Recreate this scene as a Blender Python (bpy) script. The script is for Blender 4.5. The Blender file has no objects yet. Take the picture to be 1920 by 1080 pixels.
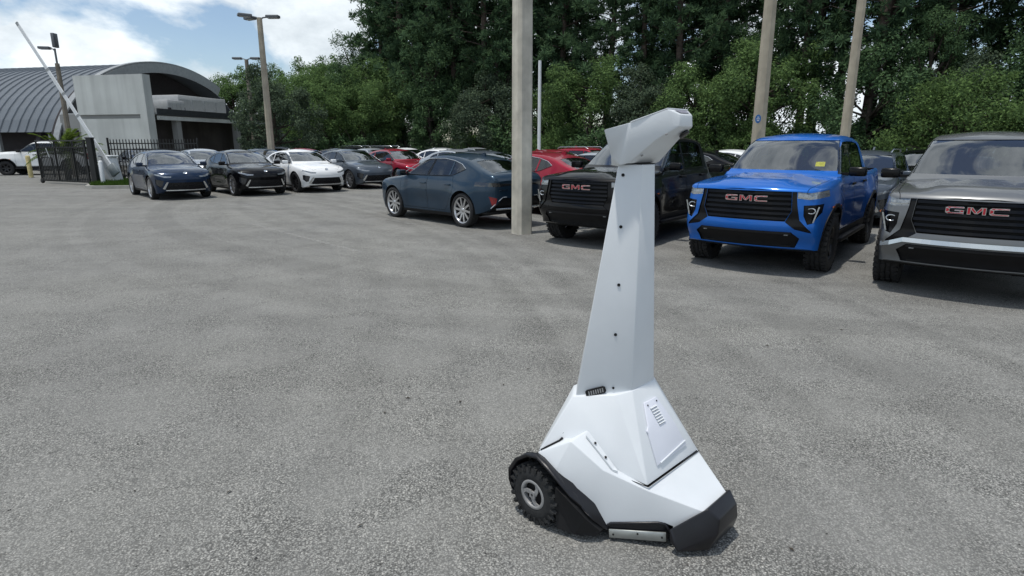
import bpy, bmesh, math, random
import numpy as np
from mathutils import Vector, Matrix, Euler

R = math.radians
scene = bpy.context.scene
COL = scene.collection

# ------------------------------------------------------------------ camera
cam_d = bpy.data.cameras.new('camera')
cam_d.sensor_width = 36.0
cam_d.lens = 21.07
cam_d.clip_start = 0.05
cam_d.clip_end = 3000
cam = bpy.data.objects.new('camera', cam_d)
COL.objects.link(cam)
cam.location = (0, 0, 1.8)
cam.rotation_euler = (R(90 - 13.5), 0, 0)
scene.camera = cam

# ------------------------------------------------------------------ world, sun, exposure
SUN_EL, SUN_AZ = 78.0, 240.0          # elevation; compass bearing measured clockwise from +Y
sun_dir = Vector((math.sin(R(SUN_AZ)) * math.cos(R(SUN_EL)), math.cos(R(SUN_AZ)) * math.cos(R(SUN_EL)), math.sin(R(SUN_EL))))
world = bpy.data.worlds.new('World')
scene.world = world
world.use_nodes = True
wn, wl = world.node_tree.nodes, world.node_tree.links
wn.clear()
w_out = wn.new('ShaderNodeOutputWorld')
w_bg = wn.new('ShaderNodeBackground')
w_sky = wn.new('ShaderNodeTexSky')
w_sky.sky_type = 'NISHITA'
w_sky.sun_disc = False
w_sky.sun_elevation = R(SUN_EL)
w_sky.sun_rotation = R(SUN_AZ)
w_sky.air_density = 1.0
w_sky.dust_density = 0.6
w_sky.ozone_density = 2.0
SKY_STRENGTH = 0.12
CLOUD_SHIFT = (2.1, 3.3, 0.5)
w_bg.inputs['Strength'].default_value = SKY_STRENGTH


def wnode(kind, **kw):
    n = wn.new(kind)
    for k, v in kw.items():
        setattr(n, k, v)
    return n


# cumulus deck: fractal noise over the view direction, flattened so that the banks lie level
tc = wnode('ShaderNodeTexCoord')
mapn = wnode('ShaderNodeMapping')
mapn.inputs['Location'].default_value = CLOUD_SHIFT
mapn.inputs['Scale'].default_value = (1.0, 1.0, 1.7)
wl.new(tc.outputs['Generated'], mapn.inputs['Vector'])
n1 = wnode('ShaderNodeTexNoise')
n1.inputs['Scale'].default_value = 3.8
n1.inputs['Detail'].default_value = 10
n1.inputs['Roughness'].default_value = 0.55
n1.inputs['Distortion'].default_value = 0.25
wl.new(mapn.outputs[0], n1.inputs['Vector'])
r1 = wnode('ShaderNodeValToRGB')
r1.color_ramp.elements[0].position = 0.455; r1.color_ramp.elements[0].color = (0.04, 0.04, 0.04, 1)
r1.color_ramp.elements[1].position = 0.535; r1.color_ramp.elements[1].color = (1, 1, 1, 1)
wl.new(n1.outputs['Fac'], r1.inputs[0])
n2 = wnode('ShaderNodeTexNoise')
n2.inputs['Scale'].default_value = 6.5
n2.inputs['Detail'].default_value = 8
n2.inputs['Roughness'].default_value = 0.58
wl.new(mapn.outputs[0], n2.inputs['Vector'])
r2 = wnode('ShaderNodeValToRGB')
r2.color_ramp.elements[0].position = 0.36; r2.color_ramp.elements[0].color = (4.6, 5.2, 5.7, 1)
r2.color_ramp.elements[1].position = 0.64; r2.color_ramp.elements[1].color = (8.2, 8.8, 9.2, 1)
wl.new(n2.outputs['Fac'], r2.inputs[0])
mixc = wnode('ShaderNodeMix', data_type='RGBA')
wl.new(r1.outputs[0], mixc.inputs['Factor'])
wl.new(w_sky.outputs[0], mixc.inputs['A'])
wl.new(r2.outputs[0], mixc.inputs['B'])
wl.new(mixc.outputs['Result'], w_bg.inputs['Color'])
wl.new(w_bg.outputs[0], w_out.inputs['Surface'])

sun_d = bpy.data.lights.new('sun', 'SUN')
sun_d.energy = 2.6
sun_d.angle = R(1.6)
sun_d.color = (1.0, 0.955, 0.885)
sun = bpy.data.objects.new('sun', sun_d)
COL.objects.link(sun)
sun.location = (0, 0, 50)
sun.rotation_euler = (-sun_dir).to_track_quat('-Z', 'Y').to_euler()

vs = scene.view_settings
vs.view_transform = 'Standard'
vs.look = 'None'
vs.exposure = 0.08
vs.gamma = 1.0
vs.use_curve_mapping = False
scene.cycles.max_bounces = 7
scene.cycles.transparent_max_bounces = 12
scene.cycles.caustics_reflective = False
scene.cycles.caustics_refractive = False

# ------------------------------------------------------------------ materials


def new_mat(name):
    m = bpy.data.materials.new(name)
    m.use_nodes = True
    nt = m.node_tree
    b = nt.nodes.get('Principled BSDF')
    return m, nt, b


def mat(name, col, rough=0.6, metal=0.0, var=0.12, scale=6.0, bump=0.0, bscale=60.0, coat=0.0, spec=0.5, detail=5.0):
    """principled material whose colour wanders a little with object-space noise"""
    m, nt, b = new_mat(name)
    N, L = nt.nodes, nt.links
    b.inputs['Roughness'].default_value = rough
    b.inputs['Metallic'].default_value = metal
    b.inputs['Coat Weight'].default_value = coat
    b.inputs['Coat Roughness'].default_value = 0.04
    b.inputs['Specular IOR Level'].default_value = spec
    t = N.new('ShaderNodeTexCoord')
    n = N.new('ShaderNodeTexNoise')
    n.inputs['Scale'].default_value = scale
    n.inputs['Detail'].default_value = detail
    L.new(t.outputs['Object'], n.inputs['Vector'])
    r = N.new('ShaderNodeValToRGB')
    lo = [c * (1 - var) for c in col[:3]] + [1]
    hi = [min(1, c * (1 + var)) for c in col[:3]] + [1]
    r.color_ramp.elements[0].position = 0.3; r.color_ramp.elements[0].color = lo
    r.color_ramp.elements[1].position = 0.7; r.color_ramp.elements[1].color = hi
    L.new(n.outputs['Fac'], r.inputs[0])
    L.new(r.outputs[0], b.inputs['Base Color'])
    if bump > 0:
        n2 = N.new('ShaderNodeTexNoise')
        n2.inputs['Scale'].default_value = bscale
        n2.inputs['Detail'].default_value = 4
        L.new(t.outputs['Object'], n2.inputs['Vector'])
        bp = N.new('ShaderNodeBump')
        bp.inputs['Strength'].default_value = bump
        bp.inputs['Distance'].default_value = 0.01
        L.new(n2.outputs['Fac'], bp.inputs['Height'])
        L.new(bp.outputs[0], b.inputs['Normal'])
    return m


def paint(name, col, metal=0.35, rough=0.32, dust=0.05):
    """clear-coated car paint with a film of dust that thickens in patches"""
    m, nt, b = new_mat(name)
    N, L = nt.nodes, nt.links
    b.inputs['Metallic'].default_value = metal
    b.inputs['Roughness'].default_value = rough
    b.inputs['Coat Weight'].default_value = 1.0
    b.inputs['Coat Roughness'].default_value = 0.03
    b.inputs['Specular IOR Level'].default_value = 0.05
    b.inputs['Coat IOR'].default_value = 1.31
    t = N.new('ShaderNodeTexCoord')
    n = N.new('ShaderNodeTexNoise'); n.inputs['Scale'].default_value = 2.5; n.inputs['Detail'].default_value = 8
    L.new(t.outputs['Object'], n.inputs['Vector'])
    mr = N.new('ShaderNodeMapRange')
    mr.inputs['From Min'].default_value = 0.35; mr.inputs['From Max'].default_value = 0.8
    mr.inputs['To Min'].default_value = 0.0; mr.inputs['To Max'].default_value = dust * 2
    L.new(n.outputs['Fac'], mr.inputs['Value'])
    mx = N.new('ShaderNodeMix'); mx.data_type = 'RGBA'
    mx.inputs['A'].default_value = (*col, 1)
    mx.inputs['B'].default_value = (0.30, 0.29, 0.27, 1)
    L.new(mr.outputs[0], mx.inputs['Factor'])
    L.new(mx.outputs['Result'], b.inputs['Base Color'])
    cr = N.new('ShaderNodeMapRange')
    cr.inputs['From Min'].default_value = 0.3; cr.inputs['From Max'].default_value = 0.8
    cr.inputs['To Min'].default_value = 0.02; cr.inputs['To Max'].default_value = 0.12
    L.new(n.outputs['Fac'], cr.inputs['Value'])
    L.new(cr.outputs[0], b.inputs['Coat Roughness'])
    return m


def glass(name, tint, refl=1.0):
    """thin tinted car glass: fresnel reflection over a dark transparent sheet"""
    m = bpy.data.materials.new(name)
    m.use_nodes = True
    N, L = m.node_tree.nodes, m.node_tree.links
    N.clear()
    o = N.new('ShaderNodeOutputMaterial')
    tr = N.new('ShaderNodeBsdfTransparent'); tr.inputs[0].default_value = (*tint, 1)
    gl = N.new('ShaderNodeBsdfGlossy'); gl.inputs['Roughness'].default_value = 0.015
    gl.inputs[0].default_value = (0.95, 0.97, 1.0, 1)
    fr = N.new('ShaderNodeFresnel'); fr.inputs['IOR'].default_value = 1.52
    mu = N.new('ShaderNodeMath'); mu.operation = 'MULTIPLY_ADD'
    mu.inputs[1].default_value = 1.35 * refl; mu.inputs[2].default_value = 0.03
    mu.use_clamp = True
    L.new(fr.outputs[0], mu.inputs[0])
    mx = N.new('ShaderNodeMixShader')
    L.new(mu.outputs[0], mx.inputs[0]); L.new(tr.outputs[0], mx.inputs[1]); L.new(gl.outputs[0], mx.inputs[2])
    L.new(mx.outputs[0], o.inputs['Surface'])
    return m


M = {}
M['navy'] = paint('navy_paint', (0.010, 0.024, 0.055), 0.2, dust=.02)
M['steel_blue'] = paint('steel_blue_paint', (0.018, 0.040, 0.068), 0.3, dust=.02)
M['black_paint'] = paint('black_paint', (0.002, 0.002, 0.003), 0.0, dust=.004)
M['white_paint'] = paint('white_paint', (0.80, 0.81, 0.81), 0.0, 0.4, 0.02)
M['grey_paint'] = paint('grey_paint', (0.075, 0.092, 0.115), 0.35)
M['silver_paint'] = paint('silver_paint', (0.30, 0.32, 0.34), 0.75, 0.35)
M['pale_paint'] = paint('pale_silver_paint', (0.42, 0.45, 0.48), 0.6, 0.35)
M['red_paint'] = paint('red_paint', (0.30, 0.010, 0.03), 0.35, dust=.02)
M['blue_paint'] = paint('bright_blue_paint', (0.010, 0.115, 0.45), 0.12, dust=.02)
M['graphite'] = paint('graphite_paint', (0.165, 0.172, 0.178), 0.55, 0.38)
M['glass'] = glass('windscreen_glass', (0.26, 0.31, 0.32), 1.7)
M['glass_side'] = glass('side_glass', (0.72, 0.78, 0.75), 0.7)
M['glass_dark'] = glass('privacy_glass', (0.42, 0.47, 0.46), 0.8)
M['trim'] = mat('black_trim_plastic', (0.011, 0.011, 0.012), 0.5, var=0.2, spec=0.16, bump=0.1, bscale=300)
M['gloss_black'] = mat('gloss_black_trim', (0.005, 0.005, 0.006), 0.18, var=0.1, spec=0.22)
M['dark_well'] = mat('wheel_well_plastic', (0.006, 0.006, 0.006), 0.9, var=0.3)
M['rubber'] = mat('tyre_rubber', (0.016, 0.016, 0.017), 0.85, var=0.35, scale=14, bump=0.3, bscale=90)
M['alloy'] = mat('bright_alloy', (0.55, 0.55, 0.56), 0.28, 0.9, var=0.08)
M['alloy_dark'] = mat('dark_alloy', (0.035, 0.035, 0.038), 0.35, 0.6, var=0.1)
M['chrome'] = mat('chrome', (0.72, 0.73, 0.74), 0.12, 1.0, var=0.04)
M['satin_bar'] = mat('satin_chrome', (0.62, 0.64, 0.66), 0.22, 1.0, var=0.05)
M['lens'] = mat('headlamp_lens', (0.26, 0.28, 0.30), 0.08, 0.4, var=0.35, scale=40, coat=1.0)
M['lens_dark'] = mat('smoked_lamp', (0.025, 0.027, 0.03), 0.07, 0.0, var=0.2, coat=1.0)
M['red_lens'] = mat('red_lamp_lens', (0.30, 0.010, 0.015), 0.12, var=0.15, coat=1.0)
M['amber'] = mat('amber_lens', (0.55, 0.12, 0.02), 0.2, var=0.1, coat=1.0)
M['badge_red'] = mat('badge_red', (0.42, 0.015, 0.03), 0.3, var=0.1)
M['seat'] = mat('seat_cloth', (0.10, 0.10, 0.10), 0.85, var=0.2, bump=0.2, bscale=200)
M['cabin'] = mat('cabin_plastic', (0.022, 0.022, 0.024), 0.7, var=0.2)
M['sticker'] = mat('yellow_sticker', (0.62, 0.62, 0.06), 0.5, var=0.08)
M['concrete_pole'] = mat('pole_concrete', (0.58, 0.54, 0.455), 0.9, var=0.22, scale=3.0, bump=0.35, bscale=70, detail=9)
M['pole_tan'] = mat('pole_tan_concrete', (0.42, 0.375, 0.29), 0.9, var=0.16, scale=2.5, bump=0.3, bscale=70, detail=9)
M['pole_grey'] = mat('pole_grey_wood', (0.20, 0.175, 0.14), 0.9, var=0.25, scale=3.0, bump=0.3)
M['fixture'] = mat('lamp_housing', (0.13, 0.14, 0.15), 0.5, 0.3, var=0.1)
M['lamp_glass'] = mat('lamp_glass', (0.55, 0.56, 0.56), 0.25, var=0.05)
M['steel'] = mat('galvanised_steel', (0.42, 0.44, 0.43), 0.42, 0.7, var=0.12, scale=20)
M['white_steel'] = mat('white_powder_coat', (0.70, 0.72, 0.73), 0.5, var=0.07, scale=3)
M['fence_black'] = mat('fence_black_steel', (0.012, 0.013, 0.013), 0.5, var=0.2)
M['grey_box'] = mat('grey_box_paint', (0.22, 0.25, 0.26), 0.55, var=0.08)
M['yellow_post'] = mat('faded_yellow_paint', (0.50, 0.42, 0.20), 0.7, var=0.2, scale=8)
M['stucco'] = mat('pale_stucco', (0.50, 0.52, 0.50), 0.95, var=0.10, scale=0.6, bump=0.25, bscale=30, detail=8)
M['stucco_dark'] = mat('grey_stucco', (0.25, 0.255, 0.25), 0.95, var=0.1, scale=0.8, bump=0.2, bscale=30)
M['brown_wall'] = mat('dark_brown_block', (0.050, 0.044, 0.042), 0.92, var=0.25, scale=1.2, bump=0.3, bscale=25)
M['roof_metal'] = mat('standing_seam_metal', (0.130, 0.150, 0.172), 0.6, 0.1, var=0.10, scale=0.5)
M['roof_trim'] = mat('roof_edge_metal', (0.30, 0.315, 0.32), 0.5, 0.3, var=0.1)
M['roof_dark'] = mat('dark_fascia', (0.035, 0.038, 0.042), 0.6, var=0.2)
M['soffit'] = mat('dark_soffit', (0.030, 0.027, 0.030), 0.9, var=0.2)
M['hvac'] = mat('rooftop_unit_metal', (0.40, 0.41, 0.41), 0.55, 0.2, var=0.08)
M['kerb'] = mat('kerb_concrete', (0.34, 0.33, 0.30), 0.92, var=0.15, scale=5, bump=0.3)
M['bark'] = mat('bark', (0.060, 0.048, 0.038), 0.95, var=0.35, scale=8, bump=0.6, bscale=25)
M['pine_bark'] = mat('pine_bark', (0.085, 0.065, 0.052), 0.95, var=0.4, scale=6, bump=0.6, bscale=20)
M['blue_sign'] = mat('blue_sign', (0.02, 0.13, 0.36), 0.4, var=0.1)
M['white_sign'] = mat('white_print', (0.70, 0.72, 0.74), 0.5, var=0.05)


def leaf_mat(name, col, var=0.45, trans=0.35):
    m = bpy.data.materials.new(name)
    m.use_nodes = True
    N, L = m.node_tree.nodes, m.node_tree.links
    N.clear()
    o = N.new('ShaderNodeOutputMaterial')
    g = N.new('ShaderNodeNewGeometry')
    r = N.new('ShaderNodeValToRGB')
    e = r.color_ramp.elements
    e[0].position = 0.0; e[0].color = (*[c * (1 - var) for c in col], 1)
    e[1].position = 1.0; e[1].color = (col[0] * (1 + var * 1.3), col[1] * (1 + var), col[2] * (1 + var * 0.3), 1)
    L.new(g.outputs['Random Per Island'], r.inputs[0])
    d = N.new('ShaderNodeBsdfDiffuse')
    t = N.new('ShaderNodeBsdfTranslucent')
    L.new(r.outputs[0], d.inputs[0]); L.new(r.outputs[0], t.inputs[0])
    mx = N.new('ShaderNodeMixShader'); mx.inputs[0].default_value = trans
    L.new(d.outputs[0], mx.inputs[1]); L.new(t.outputs[0], mx.inputs[2])
    L.new(mx.outputs[0], o.inputs['Surface'])
    return m


M['needle'] = leaf_mat('pine_needles', (0.082, 0.150, 0.096), 0.5, 0.4)
M['oak_leaf'] = leaf_mat('broad_leaves', (0.120, 0.205, 0.095), 0.5, 0.38)
M['light_leaf'] = leaf_mat('sunny_leaves', (0.105, 0.180, 0.078), 0.45, 0.38)
M['grey_leaf'] = leaf_mat('dusty_leaves', (0.088, 0.130, 0.100), 0.45, 0.35)
M['dark_leaf'] = leaf_mat('understory_leaves', (0.084, 0.152, 0.088), 0.5, 0.32)
M['dead_leaf'] = leaf_mat('dry_twigs', (0.075, 0.070, 0.062), 0.4, 0.1)
M['grass'] = leaf_mat('lawn_blades', (0.060, 0.115, 0.028), 0.4, 0.3)
M['palm_leaf'] = leaf_mat('palm_leaves', (0.085, 0.135, 0.032), 0.45, 0.3)

# ------------------------------------------------------------------ helpers


class MB:
    """collects shapes and links them as ONE mesh object"""

    def __init__(self):
        self.v, self.f, self.m, self.sm = [], [], [], []

    def add(self, vs, fs, mi=0, smooth=False):
        o = len(self.v)
        self.v += [tuple(p) for p in vs]
        self.f += [tuple(o + i for i in f) for f in fs]
        self.m += [mi] * len(fs)
        self.sm += [smooth] * len(fs)

    def box(self, c, s, rz=0, mi=0, mat4=None):
        x, y, z = s[0] / 2, s[1] / 2, s[2] / 2
        vs = [Vector((a * x, b * y, d * z)) for d in (-1, 1) for b in (-1, 1) for a in (-1, 1)]
        if mat4 is not None:
            vs = [mat4 @ v for v in vs]
        elif rz:
            r = Matrix.Rotation(rz, 3, 'Z')
            vs = [r @ v for v in vs]
        vs = [v + Vector(c) for v in vs]
        self.add(vs, [(0, 2, 3, 1), (4, 5, 7, 6), (0, 1, 5, 4), (2, 6, 7, 3), (0, 4, 6, 2), (1, 3, 7, 5)], mi)

    def prism(self, pts, z0, z1, mi=0, top=None):
        """vertical prism over a plan polygon (counter-clockwise); top: another polygon"""
        n = len(pts)
        top = top or pts
        vs = [(p[0], p[1], z0) for p in pts] + [(p[0], p[1], z1) for p in top]
        fs = [tuple(range(n - 1, -1, -1)), tuple(range(n, 2 * n))]
        fs += [(i, (i + 1) % n, n + (i + 1) % n, n + i) for i in range(n)]
        self.add(vs, fs, mi)

    def extr(self, pts, vec, mi=0):
        """prism from a 3-D polygon along vec"""
        n = len(pts)
        v = Vector(vec)
        vs = [Vector(p) for p in pts] + [Vector(p) + v for p in pts]
        fs = [tuple(range(n - 1, -1, -1)), tuple(range(n, 2 * n))]
        fs += [(i, (i + 1) % n, n + (i + 1) % n, n + i) for i in range(n)]
        self.add(vs, fs, mi)

    def tube(self, path, rad, seg=8, mi=0, cap=True, smooth=True):
        path = [Vector(p) for p in path]
        if not isinstance(rad, (list, tuple)):
            rad = [rad] * len(path)
        vs, fs = [], []
        ref = None
        for i, p in enumerate(path):
            d = (path[min(i + 1, len(path) - 1)] - path[max(i - 1, 0)]).normalized()
            if ref is None:
                ref = Vector((0, 0, 1)) if abs(d.z) < 0.9 else Vector((1, 0, 0))
            a = d.cross(ref).normalized()
            b = d.cross(a).normalized()
            ref = b.cross(d) * -1 if False else ref
            for k in range(seg):
                t = 2 * math.pi * k / seg
                vs.append(p + a * math.cos(t) * rad[i] + b * math.sin(t) * rad[i])
        for i in range(len(path) - 1):
            for k in range(seg):
                k2 = (k + 1) % seg
                fs.append((i * seg + k, (i + 1) * seg + k, (i + 1) * seg + k2, i * seg + k2))
        self.add(vs, fs, mi, smooth)
        if cap:
            n = (len(path) - 1) * seg
            self.add(vs[:seg], [tuple(range(seg))], mi)
            self.add(vs[n:], [tuple(range(seg - 1, -1, -1))], mi)

    def lathe_y(self, prof, seg=32, mi=0, c=(0, 0, 0), smooth=True, close=False):
        """profile [(radius, y)] turned round the Y axis"""
        vs, fs = [], []
        n = len(prof)
        for k in range(seg):
            t = 2 * math.pi * k / seg
            for r, y in prof:
                vs.append((c[0] + r * math.cos(t), c[1] + y, c[2] + r * math.sin(t)))
        for k in range(seg):
            k2 = (k + 1) % seg
            for i in range(n - 1):
                fs.append((k * n + i, k * n + i + 1, k2 * n + i + 1, k2 * n + i))
        self.add(vs, fs, mi, smooth)

    def build(self, name, mats, parent=None, loc=None, sharp=35):
        me = bpy.data.meshes.new(name)
        me.from_pydata(self.v, [], self.f)
        mats = mats if isinstance(mats, (list, tuple)) else [mats]
        for m in mats:
            me.materials.append(m)
        me.polygons.foreach_set('material_index', self.m)
        me.polygons.foreach_set('use_smooth', self.sm)
        me.update()
        return link(name, me, parent, loc)


def link(name, me, parent=None, loc=None):
    o = bpy.data.objects.new(name, me)
    COL.objects.link(o)
    if parent:
        o.parent = parent
    if loc:
        o.location = loc
    return o


def bm_obj(name, bm, mats, parent=None, smooth=True, sharp=32):
    """link a bmesh as one object with smooth faces and sharp edges kept"""
    bmesh.ops.recalc_face_normals(bm, faces=bm.faces)
    for f in bm.faces:
        f.smooth = smooth
    if smooth:
        lim = R(sharp)
        for e in bm.edges:
            if len(e.link_faces) == 2 and e.calc_face_angle(0) > lim:
                e.smooth = False
    me = bpy.data.meshes.new(name)
    bm.to_mesh(me)
    bm.free()
    for m in (mats if isinstance(mats, (list, tuple)) else [mats]):
        me.materials.append(m)
    return link(name, me, parent)


def bevel_obj(name, mb, mats, parent=None, w=0.006, seg=2, smooth=True, ang=30):
    """MB shapes with their hard edges rounded"""
    bm = bmesh.new()
    vs = [bm.verts.new(p) for p in mb.v]
    for f, mi in zip(mb.f, mb.m):
        try:
            bf = bm.faces.new([vs[i] for i in f]); bf.material_index = mi
        except ValueError:
            pass
    bmesh.ops.remove_doubles(bm, verts=bm.verts, dist=1e-5)
    bmesh.ops.recalc_face_normals(bm, faces=bm.faces)
    es = [e for e in bm.edges if len(e.link_faces) == 2 and e.calc_face_angle(0) > R(ang)]
    bmesh.ops.bevel(bm, geom=es, offset=w, segments=seg, profile=0.5, affect='EDGES', clamp_overlap=True)
    return bm_obj(name, bm, mats, parent, smooth, 50)


def empty(name, loc=(0, 0, 0), rz=0):
    o = bpy.data.objects.new(name, None)
    COL.objects.link(o)
    o.location = loc
    o.rotation_euler = (0, 0, rz)
    o.empty_display_size = 0.2
    return o


def tag(o, label=None, cat=None, group=None, kind=None):
    if label:
        o['label'] = label
    if cat:
        o['category'] = cat
    if group:
        o['group'] = group
    if kind:
        o['kind'] = kind
    return o


def copy_tree(o, parent=None):
    c = o.copy()
    COL.objects.link(c)
    c.parent = parent
    for ch in list(o.children):
        copy_tree(ch, c)
    return c


def pchip(xs, ys):
    xs = np.array(xs, float); ys = np.array(ys, float)
    i = np.argsort(xs); xs, ys = xs[i], ys[i]
    h = np.diff(xs); d = np.diff(ys) / h
    m = np.zeros(len(xs))
    m[0], m[-1] = d[0], d[-1]
    for k in range(1, len(xs) - 1):
        if d[k - 1] * d[k] > 0:
            w1, w2 = 2 * h[k] + h[k - 1], h[k] + 2 * h[k - 1]
            m[k] = (w1 + w2) / (w1 / d[k - 1] + w2 / d[k])

    def f(x):
        x = min(max(x, xs[0]), xs[-1])
        k = int(min(max(np.searchsorted(xs, x) - 1, 0), len(h) - 1))
        t = (x - xs[k]) / h[k]
        return ((1 + 2 * t) * (1 - t) ** 2 * ys[k] + t * (1 - t) ** 2 * h[k] * m[k]
                + t * t * (3 - 2 * t) * ys[k + 1] + t * t * (t - 1) * h[k] * m[k + 1])
    return f


def tab(*pairs):
    return pchip([p[0] for p in pairs], [p[1] for p in pairs])


def sstep(a, b, x):
    t = min(max((x - a) / (b - a), 0), 1)
    return t * t * (3 - 2 * t)


def pip(pt, poly):
    x, y = pt
    c = False
    j = len(poly) - 1
    for i in range(len(poly)):
        xi, yi = poly[i]; xj, yj = poly[j]
        if (yi > y) != (yj > y) and x < (xj - xi) * (y - yi) / (yj - yi) + xi:
            c = not c
        j = i
    return c


def shrink(poly, d):
    cx = sum(p[0] for p in poly) / len(poly); cy = sum(p[1] for p in poly) / len(poly)
    n = len(poly)
    area = sum(poly[i][0] * poly[(i + 1) % n][1] - poly[(i + 1) % n][0] * poly[i][1] for i in range(n))
    s = 1 if area > 0 else -1
    out = []
    for i in range(n):
        p0, p1, p2 = Vector(poly[i - 1]), Vector(poly[i]), Vector(poly[(i + 1) % n])
        e1 = (p1 - p0).normalized(); e2 = (p2 - p1).normalized()
        n1 = Vector((-e1.y, e1.x)) * s; n2 = Vector((-e2.y, e2.x)) * s
        b = n1 + n2
        k = d / max(0.35, (1 + n1.dot(n2)))
        out.append((p1.x + b.x * k, p1.y + b.y * k))
    return out

# ------------------------------------------------------------------ ground
def ground_material():
    m, nt, b = new_mat('weathered_asphalt')
    N, L = nt.nodes, nt.links
    t = N.new('ShaderNodeTexCoord')

    def noise(scale, detail=6, rough=0.55, dist=0.0):
        n = N.new('ShaderNodeTexNoise')
        n.inputs['Scale'].default_value = scale
        n.inputs['Detail'].default_value = detail
        n.inputs['Roughness'].default_value = rough
        n.inputs['Distortion'].default_value = dist
        L.new(t.outputs['Object'], n.inputs['Vector'])
        return n.outputs['Fac']

    def ramp(fac, *st):
        r = N.new('ShaderNodeValToRGB')
        while len(r.color_ramp.elements) < len(st):
            r.color_ramp.elements.new(0.5)
        for e, (p, c) in zip(r.color_ramp.elements, st):
            e.position = p
            e.color = (*c, 1) if isinstance(c, tuple) else (c, c, c, 1)
        L.new(fac, r.inputs[0])
        return r.outputs[0]

    def mix(kind, fac, a, c):
        x = N.new('ShaderNodeMix'); x.data_type = 'RGBA'; x.blend_type = kind
        if isinstance(fac, float):
            x.inputs['Factor'].default_value = fac
        else:
            L.new(fac, x.inputs['Factor'])
        L.new(a, x.inputs['A']); L.new(c, x.inputs['B'])
        return x.outputs['Result']
    # exposed aggregate: single stones
    vo = N.new('ShaderNodeTexVoronoi'); vo.inputs['Scale'].default_value = 112; vo.inputs['Randomness'].default_value = 1.0
    wv = N.new('ShaderNodeMix'); wv.data_type = 'VECTOR'
    nw = N.new('ShaderNodeTexNoise'); nw.inputs['Scale'].default_value = 40
    L.new(t.outputs['Object'], nw.inputs['Vector'])
    wv.inputs['Factor'].default_value = 0.02
    L.new(t.outputs['Object'], wv.inputs['A']); L.new(nw.outputs['Color'], wv.inputs['B'])
    L.new(wv.outputs['Result'], vo.inputs['Vector'])
    stone = ramp(vo.outputs['Color'], (0.0, (0.130, 0.132, 0.127)), (0.35, (0.262, 0.262, 0.247)), (0.7, (0.362, 0.360, 0.337)), (1.0, (0.56, 0.545, 0.505)))
    gap = ramp(vo.outputs['Distance'], (0.28, 1.0), (0.66, 0.36))
    stones = mix('MULTIPLY', 1.0, stone, gap)
    # worn fines between the stones
    fine = ramp(noise(38, 8, 0.7), (0.3, (0.212, 0.212, 0.201)), (0.7, (0.294, 0.292, 0.274)))
    wear = ramp(noise(1.4, 7, 0.62, 0.6), (0.40, 0.0), (0.60, 1.0))
    base = mix('MIX', wear, fine, stones)
    both = mix('MIX', 0.55, base, stones)
    # broad stains, oil, paler rolled patches
    big = ramp(noise(0.16, 6, 0.6, 0.8), (0.33, (0.95, 0.95, 0.96)), (0.66, (1.05, 1.045, 1.03)))
    mid = ramp(noise(0.9, 6, 0.65), (0.3, 0.965), (0.7, 1.03))
    # tyre-swept streaks along the drive lane
    mp = N.new('ShaderNodeMapping'); mp.inputs['Rotation'].default_value = (0, 0, R(28)); mp.inputs['Scale'].default_value = (0.05, 1.1, 1)
    L.new(t.outputs['Object'], mp.inputs['Vector'])
    sn = N.new('ShaderNodeTexNoise'); sn.inputs['Scale'].default_value = 1.0; sn.inputs['Detail'].default_value = 5
    L.new(mp.outputs[0], sn.inputs['Vector'])
    streak = ramp(sn.outputs['Fac'], (0.36, 0.925), (0.60, 1.04))
    spots = ramp(noise(7.5, 3, 0.5), (0.24, 0.55), (0.31, 1.0))
    c = mix('MULTIPLY', 1.0, both, big)
    c = mix('MULTIPLY', 1.0, c, mid)
    c = mix('MULTIPLY', 1.0, c, streak)
    c = mix('MULTIPLY', 0.7, c, spots)
    # hairline cracks: thin edges of large, warped cells, only here and there
    wn_ = N.new('ShaderNodeTexNoise'); wn_.inputs['Scale'].default_value = 1.1; wn_.inputs['Detail'].default_value = 8
    L.new(t.outputs['Object'], wn_.inputs['Vector'])
    wm = N.new('ShaderNodeMix'); wm.data_type = 'VECTOR'; wm.inputs['Factor'].default_value = 0.45
    L.new(t.outputs['Object'], wm.inputs['A']); L.new(wn_.outputs['Color'], wm.inputs['B'])
    cv = N.new('ShaderNodeTexVoronoi'); cv.feature = 'DISTANCE_TO_EDGE'; cv.inputs['Scale'].default_value = 0.42
    L.new(wm.outputs['Result'], cv.inputs['Vector'])
    crack = ramp(cv.outputs['Distance'], (0.0, 0.62), (0.0045, 1.0))
    cmask = ramp(noise(0.22, 3, 0.5), (0.50, 0.0), (0.62, 0.75))
    c = mix('MULTIPLY', cmask, c, crack)
    # oil drips
    ov = N.new('ShaderNodeTexVoronoi'); ov.inputs['Scale'].default_value = 0.55
    L.new(wm.outputs['Result'], ov.inputs['Vector'])
    drip = ramp(ov.outputs['Distance'], (0.045, 0.72), (0.11, 1.0))
    c = mix('MULTIPLY', ramp(noise(0.5, 3, 0.5), (0.5, 0.0), (0.6, 0.9)), c, drip)
    # sweeping tyre tracks: two families of wide rings
    for cx_, cy_, r0, k in ((-24.0, 2.0, 27.0, 0.9), (9.0, 26.0, 19.0, 0.75)):
        sub_ = N.new('ShaderNodeVectorMath'); sub_.operation = 'SUBTRACT'; sub_.inputs[1].default_value = (cx_, cy_, 0)
        L.new(t.outputs['Object'], sub_.inputs[0])
        ln_ = N.new('ShaderNodeVectorMath'); ln_.operation = 'LENGTH'; L.new(sub_.outputs[0], ln_.inputs[0])
        n1_ = N.new('ShaderNodeTexNoise'); n1_.noise_dimensions = '1D'; n1_.inputs['Scale'].default_value = 1.6; n1_.inputs['Detail'].default_value = 5
        L.new(ln_.outputs['Value'], n1_.inputs['W'])
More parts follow.
